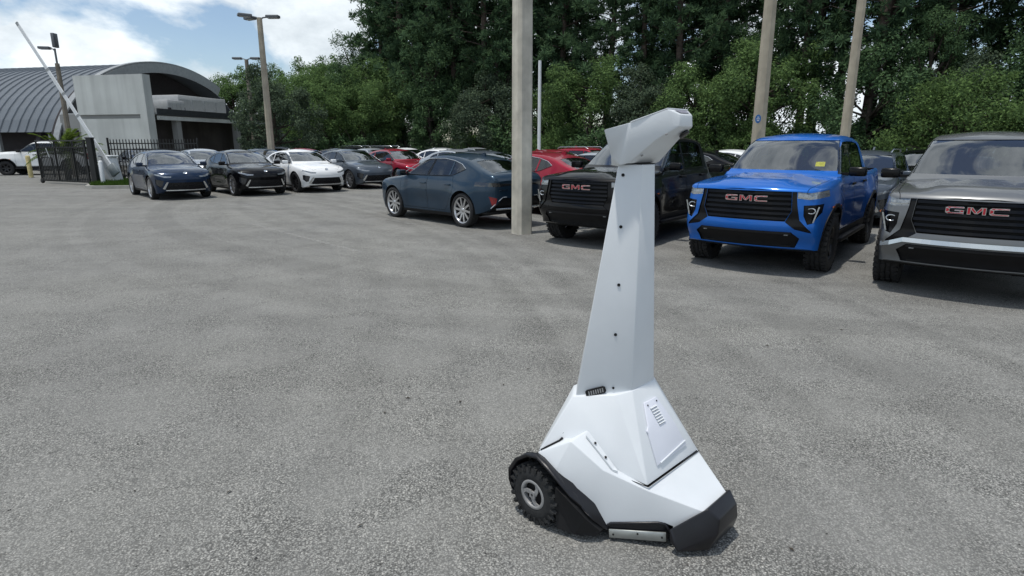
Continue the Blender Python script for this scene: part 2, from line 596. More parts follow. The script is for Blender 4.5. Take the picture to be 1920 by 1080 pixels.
        near = N.new('ShaderNodeMapRange'); near.inputs['From Min'].default_value = 6.5; near.inputs['From Max'].default_value = 2.0
        ds = N.new('ShaderNodeMath'); ds.operation = 'SUBTRACT'; ds.inputs[1].default_value = r0; L.new(ln_.outputs['Value'], ds.inputs[0])
        ab = N.new('ShaderNodeMath'); ab.operation = 'ABSOLUTE'; L.new(ds.outputs[0], ab.inputs[0]); L.new(ab.outputs[0], near.inputs['Value'])
        kk = N.new('ShaderNodeMath'); kk.operation = 'MULTIPLY'; kk.inputs[1].default_value = k; L.new(near.outputs[0], kk.inputs[0])
        c = mix('MULTIPLY', kk.outputs[0], c, ramp(n1_.outputs['Fac'], (0.38, 0.89), (0.56, 1.04)))
    L.new(c, b.inputs['Base Color'])
    b.inputs['Roughness'].default_value = 0.92
    b.inputs['Specular IOR Level'].default_value = 0.25
    bp = N.new('ShaderNodeBump'); bp.inputs['Strength'].default_value = 0.75; bp.inputs['Distance'].default_value = 0.006
    hm = N.new('ShaderNodeMath'); hm.operation = 'MULTIPLY'; hm.inputs[1].default_value = -1.0
    L.new(vo.outputs['Distance'], hm.inputs[0])
    L.new(hm.outputs[0], bp.inputs['Height'])
    bp2 = N.new('ShaderNodeBump'); bp2.inputs['Strength'].default_value = 0.35; bp2.inputs['Distance'].default_value = 0.02
    L.new(noise(14, 6, 0.6), bp2.inputs['Height'])
    L.new(bp.outputs[0], bp2.inputs['Normal'])
    L.new(bp2.outputs[0], b.inputs['Normal'])
    return m


rng = random.Random(7)
g = MB()
g.add([(-900, -300, 0), (900, -300, 0), (900, 1500, 0), (-900, 1500, 0)], [(0, 1, 2, 3)])
tag(g.build('asphalt_lot', ground_material()), kind='structure')

# soil and leaf litter under the woods
soil = mat('woodland_soil', (0.055, 0.045, 0.030), 0.95, var=0.5, scale=1.5, bump=0.5, bscale=12)
WOOD = [(-13.5, 52), (-7, 47.5), (2, 43.5), (12, 37), (22, 28.5), (34, 24), (60, 22)]
g = MB()
far = [(x * 1.0 + 30, y + 120) for x, y in WOOD]
n = len(WOOD)
g.add([(x, y, 0.004) for x, y in WOOD] + [(-60, 58, 0.004)] + [(160, 260, 0.004), (-120, 260, 0.004)], [(0, 1, 2, 3, 4, 5, 6, n + 1, n + 2, n)])
tag(g.build('woodland_ground', soil), kind='structure')

# worn stall lines: thin paint with gaps worn through
def worn_paint():
    m, nt, b = new_mat('worn_line_paint')
    N, L = nt.nodes, nt.links
    t = N.new('ShaderNodeTexCoord')
    n = N.new('ShaderNodeTexNoise'); n.inputs['Scale'].default_value = 9; n.inputs['Detail'].default_value = 9; n.inputs['Roughness'].default_value = 0.7
    L.new(t.outputs['Object'], n.inputs['Vector'])
    r = N.new('ShaderNodeValToRGB')
    r.color_ramp.elements[0].position = 0.47; r.color_ramp.elements[0].color = (0, 0, 0, 1)
    r.color_ramp.elements[1].position = 0.62; r.color_ramp.elements[1].color = (0.5, 0.5, 0.5, 1)
    L.new(n.outputs['Fac'], r.inputs[0])
    L.new(r.outputs[0], b.inputs['Alpha'])
    b.inputs['Base Color'].default_value = (0.50, 0.50, 0.47, 1)
    b.inputs['Roughness'].default_value = 0.9
    return m


WP = worn_paint()


def stall_line(x0, y0, x1, y1, w=0.10):
    d = Vector((x1 - x0, y1 - y0)); n = Vector((-d.y, d.x)).normalized() * w / 2
    b = MB()
    b.add([(x0 + n.x, y0 + n.y, 0.004), (x0 - n.x, y0 - n.y, 0.004), (x1 - n.x, y1 - n.y, 0.004), (x1 + n.x, y1 + n.y, 0.004)], [(0, 1, 2, 3)])
    return tag(b.build('parking_line', WP), kind='structure')


fa = -0.8247
fd, ld = Vector((math.cos(fa), math.sin(fa))), Vector((-math.sin(fa), math.cos(fa)))
for k in range(1, 10):
    c0 = Vector((-12.29, 21.74)) + ld * (2.62 * k + 1.31)
    a, b_ = c0 + fd * 2.5, c0 - fd * 2.6
    stall_line(a.x, a.y, b_.x, b_.y)
for k in range(-1, 6):
    c0 = Vector((-1.40, 14.875)) + ld * (2.75 * k - 1.35)
    a, b_ = c0 - fd * 2.6, c0 + fd * 2.7
    stall_line(a.x, a.y, b_.x, b_.y)
ta = -2.2387
tf, tl = Vector((math.cos(ta), math.sin(ta))), Vector((-math.sin(ta), math.cos(ta)))
# loose grit and leaf bits on the near asphalt
st = MB()
for k in range(2600):
    d = 1.2 + 8 * rng.random() ** 1.6
    a = rng.uniform(-0.85, 0.85)
    x, y = d * math.sin(a), d * math.cos(a)
    s = rng.uniform(0.0025, 0.0065) * (1.7 if rng.random() < 0.03 else 1)
    rz = rng.random() * 6.3
    c, sn = math.cos(rz) * s, math.sin(rz) * s
    h = s * rng.uniform(0.7, 1.1)
    st.add([(x + c, y + sn, 0.0005), (x - sn, y + c, 0.0005), (x - c, y - sn, 0.0005), (x + sn, y - c, 0.0005), (x + s * .2, y, h)],
           [(0, 1, 4), (1, 2, 4), (2, 3, 4), (3, 0, 4)], 0 if rng.random() < 0.72 else 1)
tag(st.build('gravel', [mat('grit', (0.26, 0.255, 0.24), 0.9, var=0.4, scale=60), mat('dark_grit', (0.05, 0.05, 0.048), 0.9, var=0.4, scale=60)]), kind='stuff')
st = MB()
for k in range(60):
    d = 2.2 + 14 * rng.random() ** 1.3
    a = rng.uniform(-0.8, 0.8)
    x, y = d * math.sin(a), d * math.cos(a)
    s = rng.uniform(0.008, 0.022); rz = rng.random() * 6.3
    c, sn = math.cos(rz), math.sin(rz)
    z = 0.006
    st.add([(x + c * s, y + sn * s, z), (x - sn * s * .4, y + c * s * .4, z + s * .35), (x - c * s, y - sn * s, z), (x + sn * s * .4, y - c * s * .4, z + s * .1)], [(0, 1, 2, 3)])
tag(st.build('leaf_litter', mat('dry_leaf', (0.045, 0.036, 0.026), 0.9, var=0.5, scale=30)), kind='stuff')

# ------------------------------------------------------------------ the arched hall
HG = Vector((-19.2, 32.8, 0)) * 1.2
HA, HB = Vector((-0.976, 0.218, 0)), Vector((0.218, 0.976, 0))
hall = empty('arched_hall', HG, 0)
tag(hall, 'grey building with a barrel-vaulted ribbed metal roof and flat dark side wing', 'building')
hall.scale = (1.2, 1.2, 1.16)
hall.rotation_euler = (0, 0, math.atan2(HA.y, HA.x))   # local x = along the hall, local -y = to the back


def hl(a, b, z=0.0):
    return (a, -b, z)


RB, RR, HP = 8.8, 8.75, 6.85


def vault(th, up=0.0):
    """th from 0 (near eave side) to pi; returns (b, z)"""
    return RB - (RR + up) * math.cos(th), 0.25 + (HP - 0.25 + up) * math.sin(th)


A0 = 6.4
th0, th1 = R(17.5), R(152)
# roof panels: one standing-seam strip each, sharing one mesh
pm = MB()
NS = 22
PWID = 0.62
ths = [th0 + (R(165) - th0) * k / NS for k in range(NS + 1)]
sec_p = [(0.0, 0.0), (0.03, 0.07), (0.10, 0.07), (0.14, 0.0), (PWID - 0.001, 0.0)]
vs_, fs_ = [], []
for th in ths:
    for a, up in sec_p:
        b, z = vault(th, up)
        vs_.append(hl(a, b, z))
for th in ths:
    for a, up in ((0.0, -0.08), (PWID - 0.001, -0.08)):
        b, z = vault(th, up)
        vs_.append(hl(a, b, z))
k5 = len(sec_p)
for i in range(NS):
    for j in range(k5 - 1):
        fs_.append((i * k5 + j, i * k5 + j + 1, (i + 1) * k5 + j + 1, (i + 1) * k5 + j))
    o = (NS + 1) * k5
    fs_.append((o + i * 2, o + i * 2 + 2, o + i * 2 + 3, o + i * 2 + 1))
for base_i in (0, NS):
    o = (NS + 1) * k5 + base_i * 2
    fs_.append(tuple(base_i * k5 + j for j in range(k5)) + (o + 1, o))
pm.add(vs_, fs_)
first = pm.build('roof_panel', M['roof_metal'], hall)
for f in first.data.polygons:
    f.use_smooth = False
NP = 46
for k in range(NP):
    o = first if k == 0 else first.copy()
    if k:
        COL.objects.link(o); o.parent = hall
    o.location = (A0 + 0.4 + k * PWID, 0, 0)
# end arch: projecting rim, pale edge and dark recess
rim = MB()
N2 = 40
t0, t1 = R(8), R(125)
for k in range(N2):
    ta_, tb_ = t0 + (t1 - t0) * k / N2, t0 + (t1 - t0) * (k + 1) / N2
    for up0, up1, a0, a1, mi in ((0.12, 0.20, A0 - 0.30, A0 + 0.10, 0), (-0.26, 0.12, A0 - 0.24, A0 - 0.10, 1), (-0.16, 0.118, A0 - 0.098, A0 + 0.36, 2)):
        q = []
        for a in (a0, a1):
            for th, up in ((ta_, up0), (tb_, up0), (tb_, up1), (ta_, up1)):
                b, z = vault(th, up)
                q.append(hl(a, b, z))
        rim.add(q, [(0, 1, 2, 3), (7, 6, 5, 4), (3, 2, 6, 7), (0, 4, 5, 1)] + ([(0, 3, 7, 4)] if k == 0 else []) + ([(1, 5, 6, 2)] if k == N2 - 1 else []), mi)
for k in range(N2):
    ta_, tb_ = R(44) + R(81) * k / N2, R(44) + R(81) * (k + 1) / N2
    q = []
    for a in (A0 - 0.34, A0 - 0.303):
        for th, up in ((ta_, -.52), (tb_, -.52), (tb_, .10), (ta_, .10)):
            b, z = vault(th, up)
            q.append(hl(a, b, z))
    rim.add(q, [(0, 1, 2, 3), (7, 6, 5, 4), (3, 2, 6, 7), (0, 4, 5, 1)] + ([(0, 3, 7, 4)] if k == 0 else []) + ([(1, 5, 6, 2)] if k == N2 - 1 else []), 0)
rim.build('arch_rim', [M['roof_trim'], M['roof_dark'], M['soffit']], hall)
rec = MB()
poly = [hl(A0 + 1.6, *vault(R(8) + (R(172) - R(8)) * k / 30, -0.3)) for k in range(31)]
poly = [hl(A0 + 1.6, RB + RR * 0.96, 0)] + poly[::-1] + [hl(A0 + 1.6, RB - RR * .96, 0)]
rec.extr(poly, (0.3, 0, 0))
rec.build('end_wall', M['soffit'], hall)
# far side walls, under-eave opening and eave wall
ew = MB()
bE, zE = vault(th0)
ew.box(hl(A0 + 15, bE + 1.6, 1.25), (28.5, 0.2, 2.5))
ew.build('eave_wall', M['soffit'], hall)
for k in range(8):
    c = MB(); c.box(hl(A0 + 0.9 + k * 3.7, bE + 0.25, 1.2), (0.16, 0.16, 2.42))
    c.build('eave_post', M['roof_trim'], hall)
# pale block wall with its horizontal groove; rain streaks run down it
def streaked(m, amount):
    nt = m.node_tree; N, L = nt.nodes, nt.links
    b = N['Principled BSDF']
    src = b.inputs['Base Color'].links[0].from_socket
    t = N.new('ShaderNodeTexCoord'); mp = N.new('ShaderNodeMapping'); mp.inputs['Scale'].default_value = (1.1, 1.1, 0.10)
    n = N.new('ShaderNodeTexNoise'); n.inputs['Scale'].default_value = 2.2; n.inputs['Detail'].default_value = 7
    L.new(t.outputs['Object'], mp.inputs['Vector']); L.new(mp.outputs[0], n.inputs['Vector'])
    r = N.new('ShaderNodeValToRGB')
    r.color_ramp.elements[0].position = .36; r.color_ramp.elements[0].color = (1 - amount, 1 - amount, 1 - amount, 1)
    r.color_ramp.elements[1].position = .58; r.color_ramp.elements[1].color = (1.04, 1.04, 1.04, 1)
    x = N.new('ShaderNodeMix'); x.data_type = 'RGBA'; x.blend_type = 'MULTIPLY'; x.inputs['Factor'].default_value = 1
    L.new(n.outputs['Fac'], r.inputs[0]); L.new(src, x.inputs['A']); L.new(r.outputs[0], x.inputs['B'])
    L.new(x.outputs['Result'], b.inputs['Base Color'])


streaked(M['stucco'], .10); streaked(M['concrete_pole'], .22); streaked(M['pole_tan'], .16); streaked(M['brown_wall'], .25)
w = MB()
for z0, z1, b0 in ((0, 2.92, 0.0), (2.92, 3.14, 0.14), (3.14, 5.22, 0.0)):
    if b0 == 0.0:
        w.box(hl(2.2, 0.25, (z0 + z1) / 2), (4.4, 0.5, z1 - z0))
    else:
        w.box(hl(2.42, 0.25 + b0 / 2, (z0 + z1) / 2), (3.96, 0.5 - b0, z1 - z0))
        w.box(hl(.22, 0.25, (z0 + z1) / 2), (0.44, 0.5, z1 - z0))
w.build('block_wall', M['stucco'], hall)
gv = MB(); gv.box(hl(2.42, 0.12, 3.03), (3.9, 0.02, 0.18)); gv.build('wall_groove', M['stucco_dark'], hall)
dn = MB(); dn.box(hl(5.3, 0.62, 1.6), (1.8, 0.3, 3.2)); dn.build('side_wall', M['stucco_dark'], hall)
lt = MB(); lt.box(hl(5.2, 0.40, 2.15), (.3, .14, .35)); lt.build('wall_light', M['soffit'], hall)
dp = MB(); dp.tube([hl(4.55, .40, 0), hl(4.55, .40, 3.9)], .06, 8); dp.build('drainpipe', M['soffit'], hall)
# flat-roofed wing
wr = MB()
wr.box(hl(3.0, 8.6, 3.22), (6.4, 16.0, 0.10), mi=0)
wr.box(hl(-0.16, 8.6, 3.30), (0.10, 16.1, 0.34), mi=1)
wr.box(hl(-0.10, 8.6, 2.98), (0.14, 16.0, 0.22), mi=2)
wr.build('flat_roof', [M['hvac'], M['roof_dark'], M['stucco']], hall)
ww = MB()
ww.box(hl(1.05, 8.7, 1.45), (0.3, 15.8, 2.9))
ww.box(hl(3.4, 16.4, 1.55), (5.0, .3, 3.1))
ww.build('wing_wall', M['brown_wall'], hall)
for b in (2.1, 7.2, 12.3):
    c = MB(); c.box(hl(0.10, b, 1.43), (0.34, 0.34, 2.86)); c.build('wing_column', M['stucco_dark'], hall)
for b in (1.4, 4.3, 9.0):
    c = MB(); c.box(hl(0.86, b, 1.25), (0.08, 0.5, 0.34)); c.build('wall_lamp', M['soffit'], hall)
# rooftop units, standing on the wing: things of their own
def roof_unit(a, b, sx, sy, sz, label, louv=4):
    p = HG + (HA * a + HB * b) * 1.2
    t = empty('rooftop_unit', (p.x, p.y, 3.27 * 1.16))
    t.scale = (1.2, 1.2, 1.16); t.rotation_euler = (0, 0, math.atan2(HA.y, HA.x))
    tag(t, label, 'rooftop unit', 'units on the flat roof')
    c = MB(); c.box((0, 0, sz / 2 + .08), (sx, sy, sz))
    bevel_obj('casing', c, M['hvac'], t, .02, 1)
    f = MB()
    for s in (-1, 1):
        f.box((s * (sx / 2 - .12), 0, .04), (.12, sy * .9, .08))
    f.build('skid', M['roof_dark'], t)
    for k in range(louv):
        l = MB(); l.box((-sx / 2 - .012, -sy / 2 + sy * (k + .5) / louv, sz * .55), (.024, sy / louv * .80, sz * .62)); l.build('panel', M['hvac'], t)
    v = MB(); v.box((-sx / 2 - .02, sy * .42, sz * .30), (.05, .22, .30)); v.build('vent', M['soffit'], t)


roof_unit(2.9, 6.3, 2.6, 4.2, 1.15, 'long pale metal rooftop unit under the dark arch of the hall')
roof_unit(1.2, 3.0, 0.9, 1.3, 0.72, 'small white rooftop unit beside the pale block wall')
roof_unit(1.5, 13.2, 1.6, 2.0, 0.55, 'low pale rooftop unit at the far end of the flat roof, by the oak')
pr = MB(); pr.box(hl(3.9, 4.2, 3.72), (.2, 7.2, .9)); pr.build('roof_screen', M['stucco_dark'], hall)

# ------------------------------------------------------------------ kerbed island, gate, fence, barrier
isl = [(-17.75, 25.2), (-17.3, 24.95), (-14.0, 25.5), (-14.0, 26.1), (-14.6, 29.6), (-19.3, 29.0), (-18.9, 27.4)]
kb = MB()
inn = shrink(isl, 0.16)
n = len(isl)
for i in range(n):
    j = (i + 1) % n
    kb.add([(*isl[i], 0), (*isl[j], 0), (*inn[j], 0), (*inn[i], 0)] + [(isl[i][0] * .97 + inn[i][0] * .03, isl[i][1] * .97 + inn[i][1] * .03, .13), (isl[j][0] * .97 + inn[j][0] * .03, isl[j][1] * .97 + inn[j][1] * .03, .13), (*inn[j], .13), (*inn[i], .13)],
           [(0, 1, 5, 4), (4, 5, 6, 7), (1, 0, 3, 2), (2, 3, 7, 6)])
tag(kb.build('kerb', M['kerb']), kind='structure')
b = MB(); b.add([(*p, .11) for p in inn], [tuple(range(n))])
tag(b.build('island_soil', mat('lawn_soil', (0.05, 0.07, 0.025), .95, var=.4, scale=4)), kind='structure')
gr = MB()
for k in range(14000):
    while True:
        x, y = rng.uniform(-19.3, -14), rng.uniform(25.1, 29.6)
        if pip((x, y), inn):
            break
    h = rng.uniform(.06, .20); a = rng.random() * 6.3; c, s = math.cos(a) * .012, math.sin(a) * .012
    lx, ly = rng.uniform(-.05, .05), rng.uniform(-.05, .05)
    gr.add([(x - c, y - s, .11), (x + c, y + s, .11), (x + lx, y + ly, .11 + h)], [(0, 1, 2)])
tag(gr.build('lawn_grass', M['grass']), kind='stuff')

# sliding gate
gp0, gp1 = Vector((-22.3, 28.85)), Vector((-18.45, 27.05))
gdir = (gp1 - gp0); gl = gdir.length; ga = math.atan2(gdir.y, gdir.x)
gate = tag(empty('sliding_gate', (gp0.x, gp0.y, 0), ga), 'black screened sliding gate with small wheel, standing beside the yellow bollard', 'gate')
f = MB()
for z in (.14, 1.66, 1.95):
    f.box((gl / 2, 0, z), (gl, .05, .06))
for x in (0.03, gl * .34, gl * .66, gl - .03):
    f.box((x, 0, 1.05), (.06, .052, 1.84))
f.build('gate_frame', M['fence_black'], gate)
scr_m = mat('privacy_screen', (0.020, 0.022, 0.023), .7, var=.45, scale=2.2, bump=.5, bscale=5)
scr_m.node_tree.nodes['Principled BSDF'].inputs['Alpha'].default_value = 0.72
sc_ = MB()
nx, nz = 30, 10
for i in range(nx + 1):
    for k in range(nz + 1):
        sc_.v.append((gl * i / nx, .035 + .012 * math.sin(i * 1.7 + k * .6) * math.sin(k * .9 + i * .3), .16 + 1.48 * k / nz))
for i in range(nx):
    for k in range(nz):
        a = i * (nz + 1) + k
        sc_.f.append((a, a + nz + 1, a + nz + 2, a + 1)); sc_.m.append(0); sc_.sm.append(True)
sc_.build('gate_screen', scr_m, gate)
for k in range(34):
    x = gl * (k + .5) / 34
    if k == 0:
        p = MB(); p.box((0, -.028, .98), (.022, .022, 1.75)); p0 = p.build('picket', M['fence_black'], gate)
        p0.location = (x, 0, 0)
    else:
        q = p0.copy(); COL.objects.link(q); q.parent = gate; q.location = (x, 0, 0)
wv_ = MB(); wv_.lathe_y([(0, -.04), (.11, -.04), (.12, 0), (.11, .04), (0, .04)], 16, 0, (.05, .0, .12)); wv_.build('gate_wheel', M['rubber'], gate)
br = MB()
br.tube([(gl * .20, -.05, 1.62), (gl * .24, -.05, 1.20)], .022, 6)
br.build('brace', M['steel'], gate)

gpst = tag(empty('gate_post', (-18.30, 26.75, 0)), 'thick black square steel post at the hinge end of the sliding gate', 'post')
p = MB(); p.box((0, 0, 1.02), (.22, .22, 2.04)); p.build('post', M['fence_black'], gpst)
p = MB(); p.box((0, 0, 2.06), (.26, .26, .05)); p.build('cap', M['fence_black'], gpst)
p = MB(); p.box((-.26, -.04, 1.0), (.08, .08, 1.96)); p.build('guide_post', M['fence_black'], gpst)

# picket fence behind the barrier
f0, f1 = Vector((-19.0, 28.95)), Vector((-15.2, 29.75))
fdv = f1 - f0; fl_ = fdv.length
fence = tag(empty('picket_fence', (f0.x, f0.y, .11), math.atan2(fdv.y, fdv.x)), 'black metal picket fence in front of the pale block wall', 'fence')
for z in (.20, 1.45, 1.72):
    r_ = MB(); r_.box((fl_ / 2, 0, z), (fl_, .035, .05)); r_.build('rail', M['fence_black'], fence)
for k in range(30):
    if k == 0:
        p = MB(); p.box((0, 0, .98), (.034, .034, 1.80))
        p.add([(-.017, -.017, 1.88), (.017, -.017, 1.88), (.017, .017, 1.88), (-.017, .017, 1.88), (0, 0, 1.94)], [(0, 1, 4), (1, 2, 4), (2, 3, 4), (3, 0, 4)])
        p0 = p.build('picket', M['fence_black'], fence)
    else:
        p0b = p0.copy(); COL.objects.link(p0b); p0b.parent = fence; p0b.location = (fl_ * k / 29, 0, 0)
for x in (0, fl_):
    p = MB(); p.box((x, .06, .99), (.07, .07, 1.98)); p.build('fence_post', M['fence_black'], fence)

# barrier gate: cabinet, arm and counterweight
bar = tag(empty('parking_barrier', (-18.15, 27.72, .11), R(-12)), 'white parking barrier with its long arm raised beside the black fence', 'barrier')
c = MB()
c.prism([(-.38, -.22), (.32, -.22), (.32, .24), (-.38, .24)], 0, 1.12, 0, [(-.34, -.20), (.13, -.20), (.13, .22), (-.34, .22)])
bevel_obj('cabinet', c, M['white_steel'], bar, .02, 2)
c = MB(); c.box((-.105, .01, 1.165), (.62, .50, .07)); bevel_obj('cabinet_lid', c, M['white_steel'], bar, .02, 2)
c = MB(); c.box((-.03, -.02, .02), (.86, .62, .06)); c.build('base_plate', M['kerb'], bar)
c = MB(); c.box((-.10, -.205, .55), (.36, .012, .7)); c.build('cabinet_door', M['white_steel'], bar)
piv = Vector((.10, -.34, 1.02))
ang = R(121.4)
ux = Vector((math.cos(ang), 0, math.sin(ang)))
arm = MB()
L_ = 6.75
rot = Matrix.Rotation(-ang, 3, 'Y')
for a, e, h0, h1 in ((-.1, 2.2, .16, .15), (2.2, 4.5, .145, .135), (4.5, L_, .13, .12)):
    arm.box(tuple(piv + ux * (a + e) / 2), (e - a, .05, (h0 + h1) / 2), mat4=rot)
arm.build('barrier_arm', M['white_steel'], bar)
j = MB()
for d in (2.2, 3.3, 4.5):
    j.box(tuple(piv + ux * d), (.10, .062, .162), mat4=rot)
j.box(tuple(piv + ux * L_), (.16, .056, .11), mat4=rot)
j.build('arm_joint', M['roof_trim'], bar)
cw = MB(); cw.box(tuple(piv - ux * .52 + Vector((0, .02, 0))), (.50, .14, .42), mat4=rot); bevel_obj('counterweight', cw, M['grey_box'], bar, .02, 1)
cw = MB(); cw.box(tuple(piv - ux * .15), (.5, .09, .16), mat4=rot); cw.build('arm_clamp', M['white_steel'], bar)

# bollards
def bollard(x, y, z, h, r, m, label, group=None):
    t = tag(empty('bollard', (x, y, z)), label, 'bollard', group)
    b = MB(); b.lathe_y([], 3) if False else None
    prof = [(r, 0), (r, h - r * .6), (r * .85, h - r * .25), (r * .5, h), (0, h)]
    vs, fs = [], []
    for k in range(16):
        a = 2 * math.pi * k / 16
        for rr, zz in prof:
            vs.append((rr * math.cos(a), rr * math.sin(a), zz))
    n = len(prof)
    for k in range(16):
        for i in range(n - 1):
            fs.append((k * n + i, ((k + 1) % 16) * n + i, ((k + 1) % 16) * n + i + 1, k * n + i + 1))
    b = MB(); b.add(vs, fs, 0, True); b.build('pipe', m, t)
    f = MB(); f.lathe_y([(0, 0)], 3) if False else None
    f = MB(); f.prism([(r * 1.5 * math.cos(2 * math.pi * k / 12), r * 1.5 * math.sin(2 * math.pi * k / 12)) for k in range(12)], 0, .03); f.build('footing', M['kerb'], t)
    return t


bollard(-17.72, 26.35, .11, 1.0, .085, M['white_steel'], 'white pipe bollard on the grass in front of the barrier cabinet', 'bollards by the gate')
bollard(-18.55, 27.35, .0, .95, .075, M['white_steel'], 'slim pale bollard half hidden between gate post and barrier', 'bollards by the gate')
bollard(-26.3, 33.3, 0, 1.20, .11, M['yellow_post'], 'faded yellow bollard in front of the white pickup', 'bollards by the gate')
lp = tag(empty('hoop_barrier', (-25.9, 34.1, 0), R(-20)), 'dark metal hoop rail between yellow bollard and sliding gate', 'rail')
h = MB(); h.tube([(-.45, 0, 0), (-.45, 0, 1.0), (-.36, 0, 1.08), (.36, 0, 1.08), (.45, 0, 1.0), (.45, 0, 0)], .05, 8); h.build('hoop', M['fence_black'], lp)
h = MB(); h.tube([(-.42, 0, .45), (.42, 0, .45)], .035, 8); h.build('crossbar', M['fence_black'], lp)

# ------------------------------------------------------------------ light poles
def square_pole(name, x, y, w0, w1, h, rz, m, label, cat='light pole', group=None, cham=.18, lean=(0, 0)):
    t = tag(empty(name, (x, y, 0), rz), label, cat, group)
    b = MB()

    def ring(w):
        c = w * cham; q = w / 2
        return [(q, -q + c), (q, q - c), (q - c, q), (-q + c, q), (-q, q - c), (-q, -q + c), (-q + c, -q), (q - c, -q)]
    vs, fs = [], []
    NSEG = 8
    for k in range(NSEG + 1):
        f = k / NSEG
        for px, py in ring(w0 + (w1 - w0) * f):
            vs.append((px + lean[0] * f, py + lean[1] * f, h * f))
    for k in range(NSEG):
        for i in range(8):
            fs.append((k * 8 + i, k * 8 + (i + 1) % 8, (k + 1) * 8 + (i + 1) % 8, (k + 1) * 8 + i))
    fs.append(tuple(range(NSEG * 8, NSEG * 8 + 8)))
    b.add(vs, fs)
    b.build('shaft', m, t)
    return t


def lamp_heads(t, h, dirs, arm=.55, ln=.62):
    for a in dirs:
        c, s = math.cos(a), math.sin(a)
        ar = MB(); ar.tube([(0, 0, h - .12), (c * arm * .5, s * arm * .5, h - .02), (c * arm, s * arm, h)], .035, 6)
        ar.build('lamp_arm', M['fixture'], t)
        hd = MB(); hd.box((c * (arm + ln / 2), s * (arm + ln / 2), h + .02), (ln, .34, .13), rz=a)
        o = bevel_obj('lamp_head', hd, M['fixture'], t, .03, 2)
        gl_ = MB(); gl_.box((c * (arm + ln / 2), s * (arm + ln / 2), h - .05), (ln * .8, .26, .02), rz=a)
        gl_.build('lamp_lens', M['lamp_glass'], o)


square_pole('light_pole', .20, 12.35, .355, .29, 9.5, R(31), M['concrete_pole'], 'thick weathered concrete pole standing alone beside the dark blue crossover', 'pole', 'concrete poles in the lot')
pr1 = square_pole('light_pole', 6.85, 17.2, .36, .27, 9.0, R(20), M['pole_tan'], 'tan concrete pole with a blue disc sign, rising behind the blue pickup', 'pole', 'concrete poles in the lot', .29)
sg = MB()
sgd = [(.075 * math.cos(2 * math.pi * k / 20), .115 * math.sin(2 * math.pi * k / 20)) for k in range(20)]
sg.extr([(px, 0, pz) for px, pz in sgd], (0, .012, 0))
so = sg.build('sign_plate', M['blue_sign'], pr1); so.location = (-.20, -.16, 2.47); so.rotation_euler = (0, 0, R(-30))
sw = MB()
for z, wd in ((.045, .05), (.0, .085), (-.045, .06)):
    sw.box((0, -.004, z), (wd, .006, .018))
sw2 = sw.build('print', M['white_sign'], so)
square_pole('light_pole', 11.95, 22.2, .34, .26, 9.5, R(15), M['pole_tan'], 'slim tan concrete pole rising between the blue pickup and the silver pickup', 'pole', 'concrete poles in the lot', .29)
pl_ = square_pole('light_pole', -12.13, 31.0, .35, .23, 7.7, R(10), M['pole_tan'], 'tan light pole with two flat lamp heads above the white crossover', 'light pole', 'lamp poles of the lot', .29)
lamp_heads(pl_, 7.72, (R(-12), R(140), R(205)), .35, .62)
p2_ = square_pole('light_pole', -17.75, 42.5, .30, .22, 7.3, 0, M['pole_grey'], 'distant lamp pole half hidden in the trees behind the tan lamp pole', 'light pole', 'lamp poles of the lot', .29)
lamp_heads(p2_, 7.35, (R(0), R(180)), .3, .6)
p3_ = square_pole('light_pole', -24.35, 34.0, .27, .20, 6.0, 0, M['pole_grey'], 'weathered grey pole with two lamp heads by the vaulted roof', 'light pole', 'lamp poles of the lot', .29)
ms = MB(); ms.tube([(0, 0, 5.95), (0, 0, 6.75)], .05, 8); ms.build('mast', M['fixture'], p3_)
lamp_heads(p3_, 6.75, (R(190),), .2, .55)
hd = MB(); hd.box((.08, 0, 7.15), (.16, .34, .72)); bevel_obj('lamp_head', hd, M['fixture'], p3_, .03, 2)
square_pole('utility_pole', 1.58, 36.0, .20, .17, 6.4, 0, M['white_steel'], 'thin white pole behind the red cars, right of the thick concrete pole', 'pole', 'thin poles by the woods', .29)
square_pole('utility_pole', -13.4, 48.5, .16, .13, 3.1, 0, M['white_steel'], 'short thin pale post at the edge of the woods behind the grey crossover', 'post', 'thin poles by the woods', .29)

# ------------------------------------------------------------------ trees
def leaf_quads(mb, c, n, rad, size, rg, flat=0.55, elong=1.5):
    """a puff of n leaf faces round c, mostly on its outer shell"""
    for _ in range(n):
        d = Vector((rg.gauss(0, 1), rg.gauss(0, 1), rg.gauss(0, 1) * .85)).normalized()
        r = rad * (rg.random() ** 0.45)
        p = c + d * r
        nrm = (d * .7 + Vector((rg.gauss(0, .6), rg.gauss(0, .6), flat + rg.gauss(0, .5)))).normalized()
        u = nrm.orthogonal().normalized()
        u = Matrix.Rotation(rg.random() * 6.283, 3, nrm) @ u
        v = nrm.cross(u)
        s = size * rg.uniform(.55, 1.35)
        u = u * s * elong * .5; v = v * s * .5
        mb.add([p - u, p - v * .9 + u * .1, p + u, p + v * .9 - u * .1], [(0, 1, 2, 3)])


def needle_puff(mb, c, n, rad, rg, w=.05):
    for _ in range(n):
        d = Vector((rg.gauss(0, 1), rg.gauss(0, 1), rg.gauss(.25, .8))).normalized()
        t = d.orthogonal().normalized()
        t = Matrix.Rotation(rg.random() * 6.283, 3, d) @ t
        l = rad * rg.uniform(.6, 1.15)
        a = c + d * rad * .1
        e = c + d * l
        t = t * w * rg.uniform(.7, 1.4)
        mb.add([a - t * .5, a + t * .5, e + t, e - t], [(0, 1, 2, 3)])


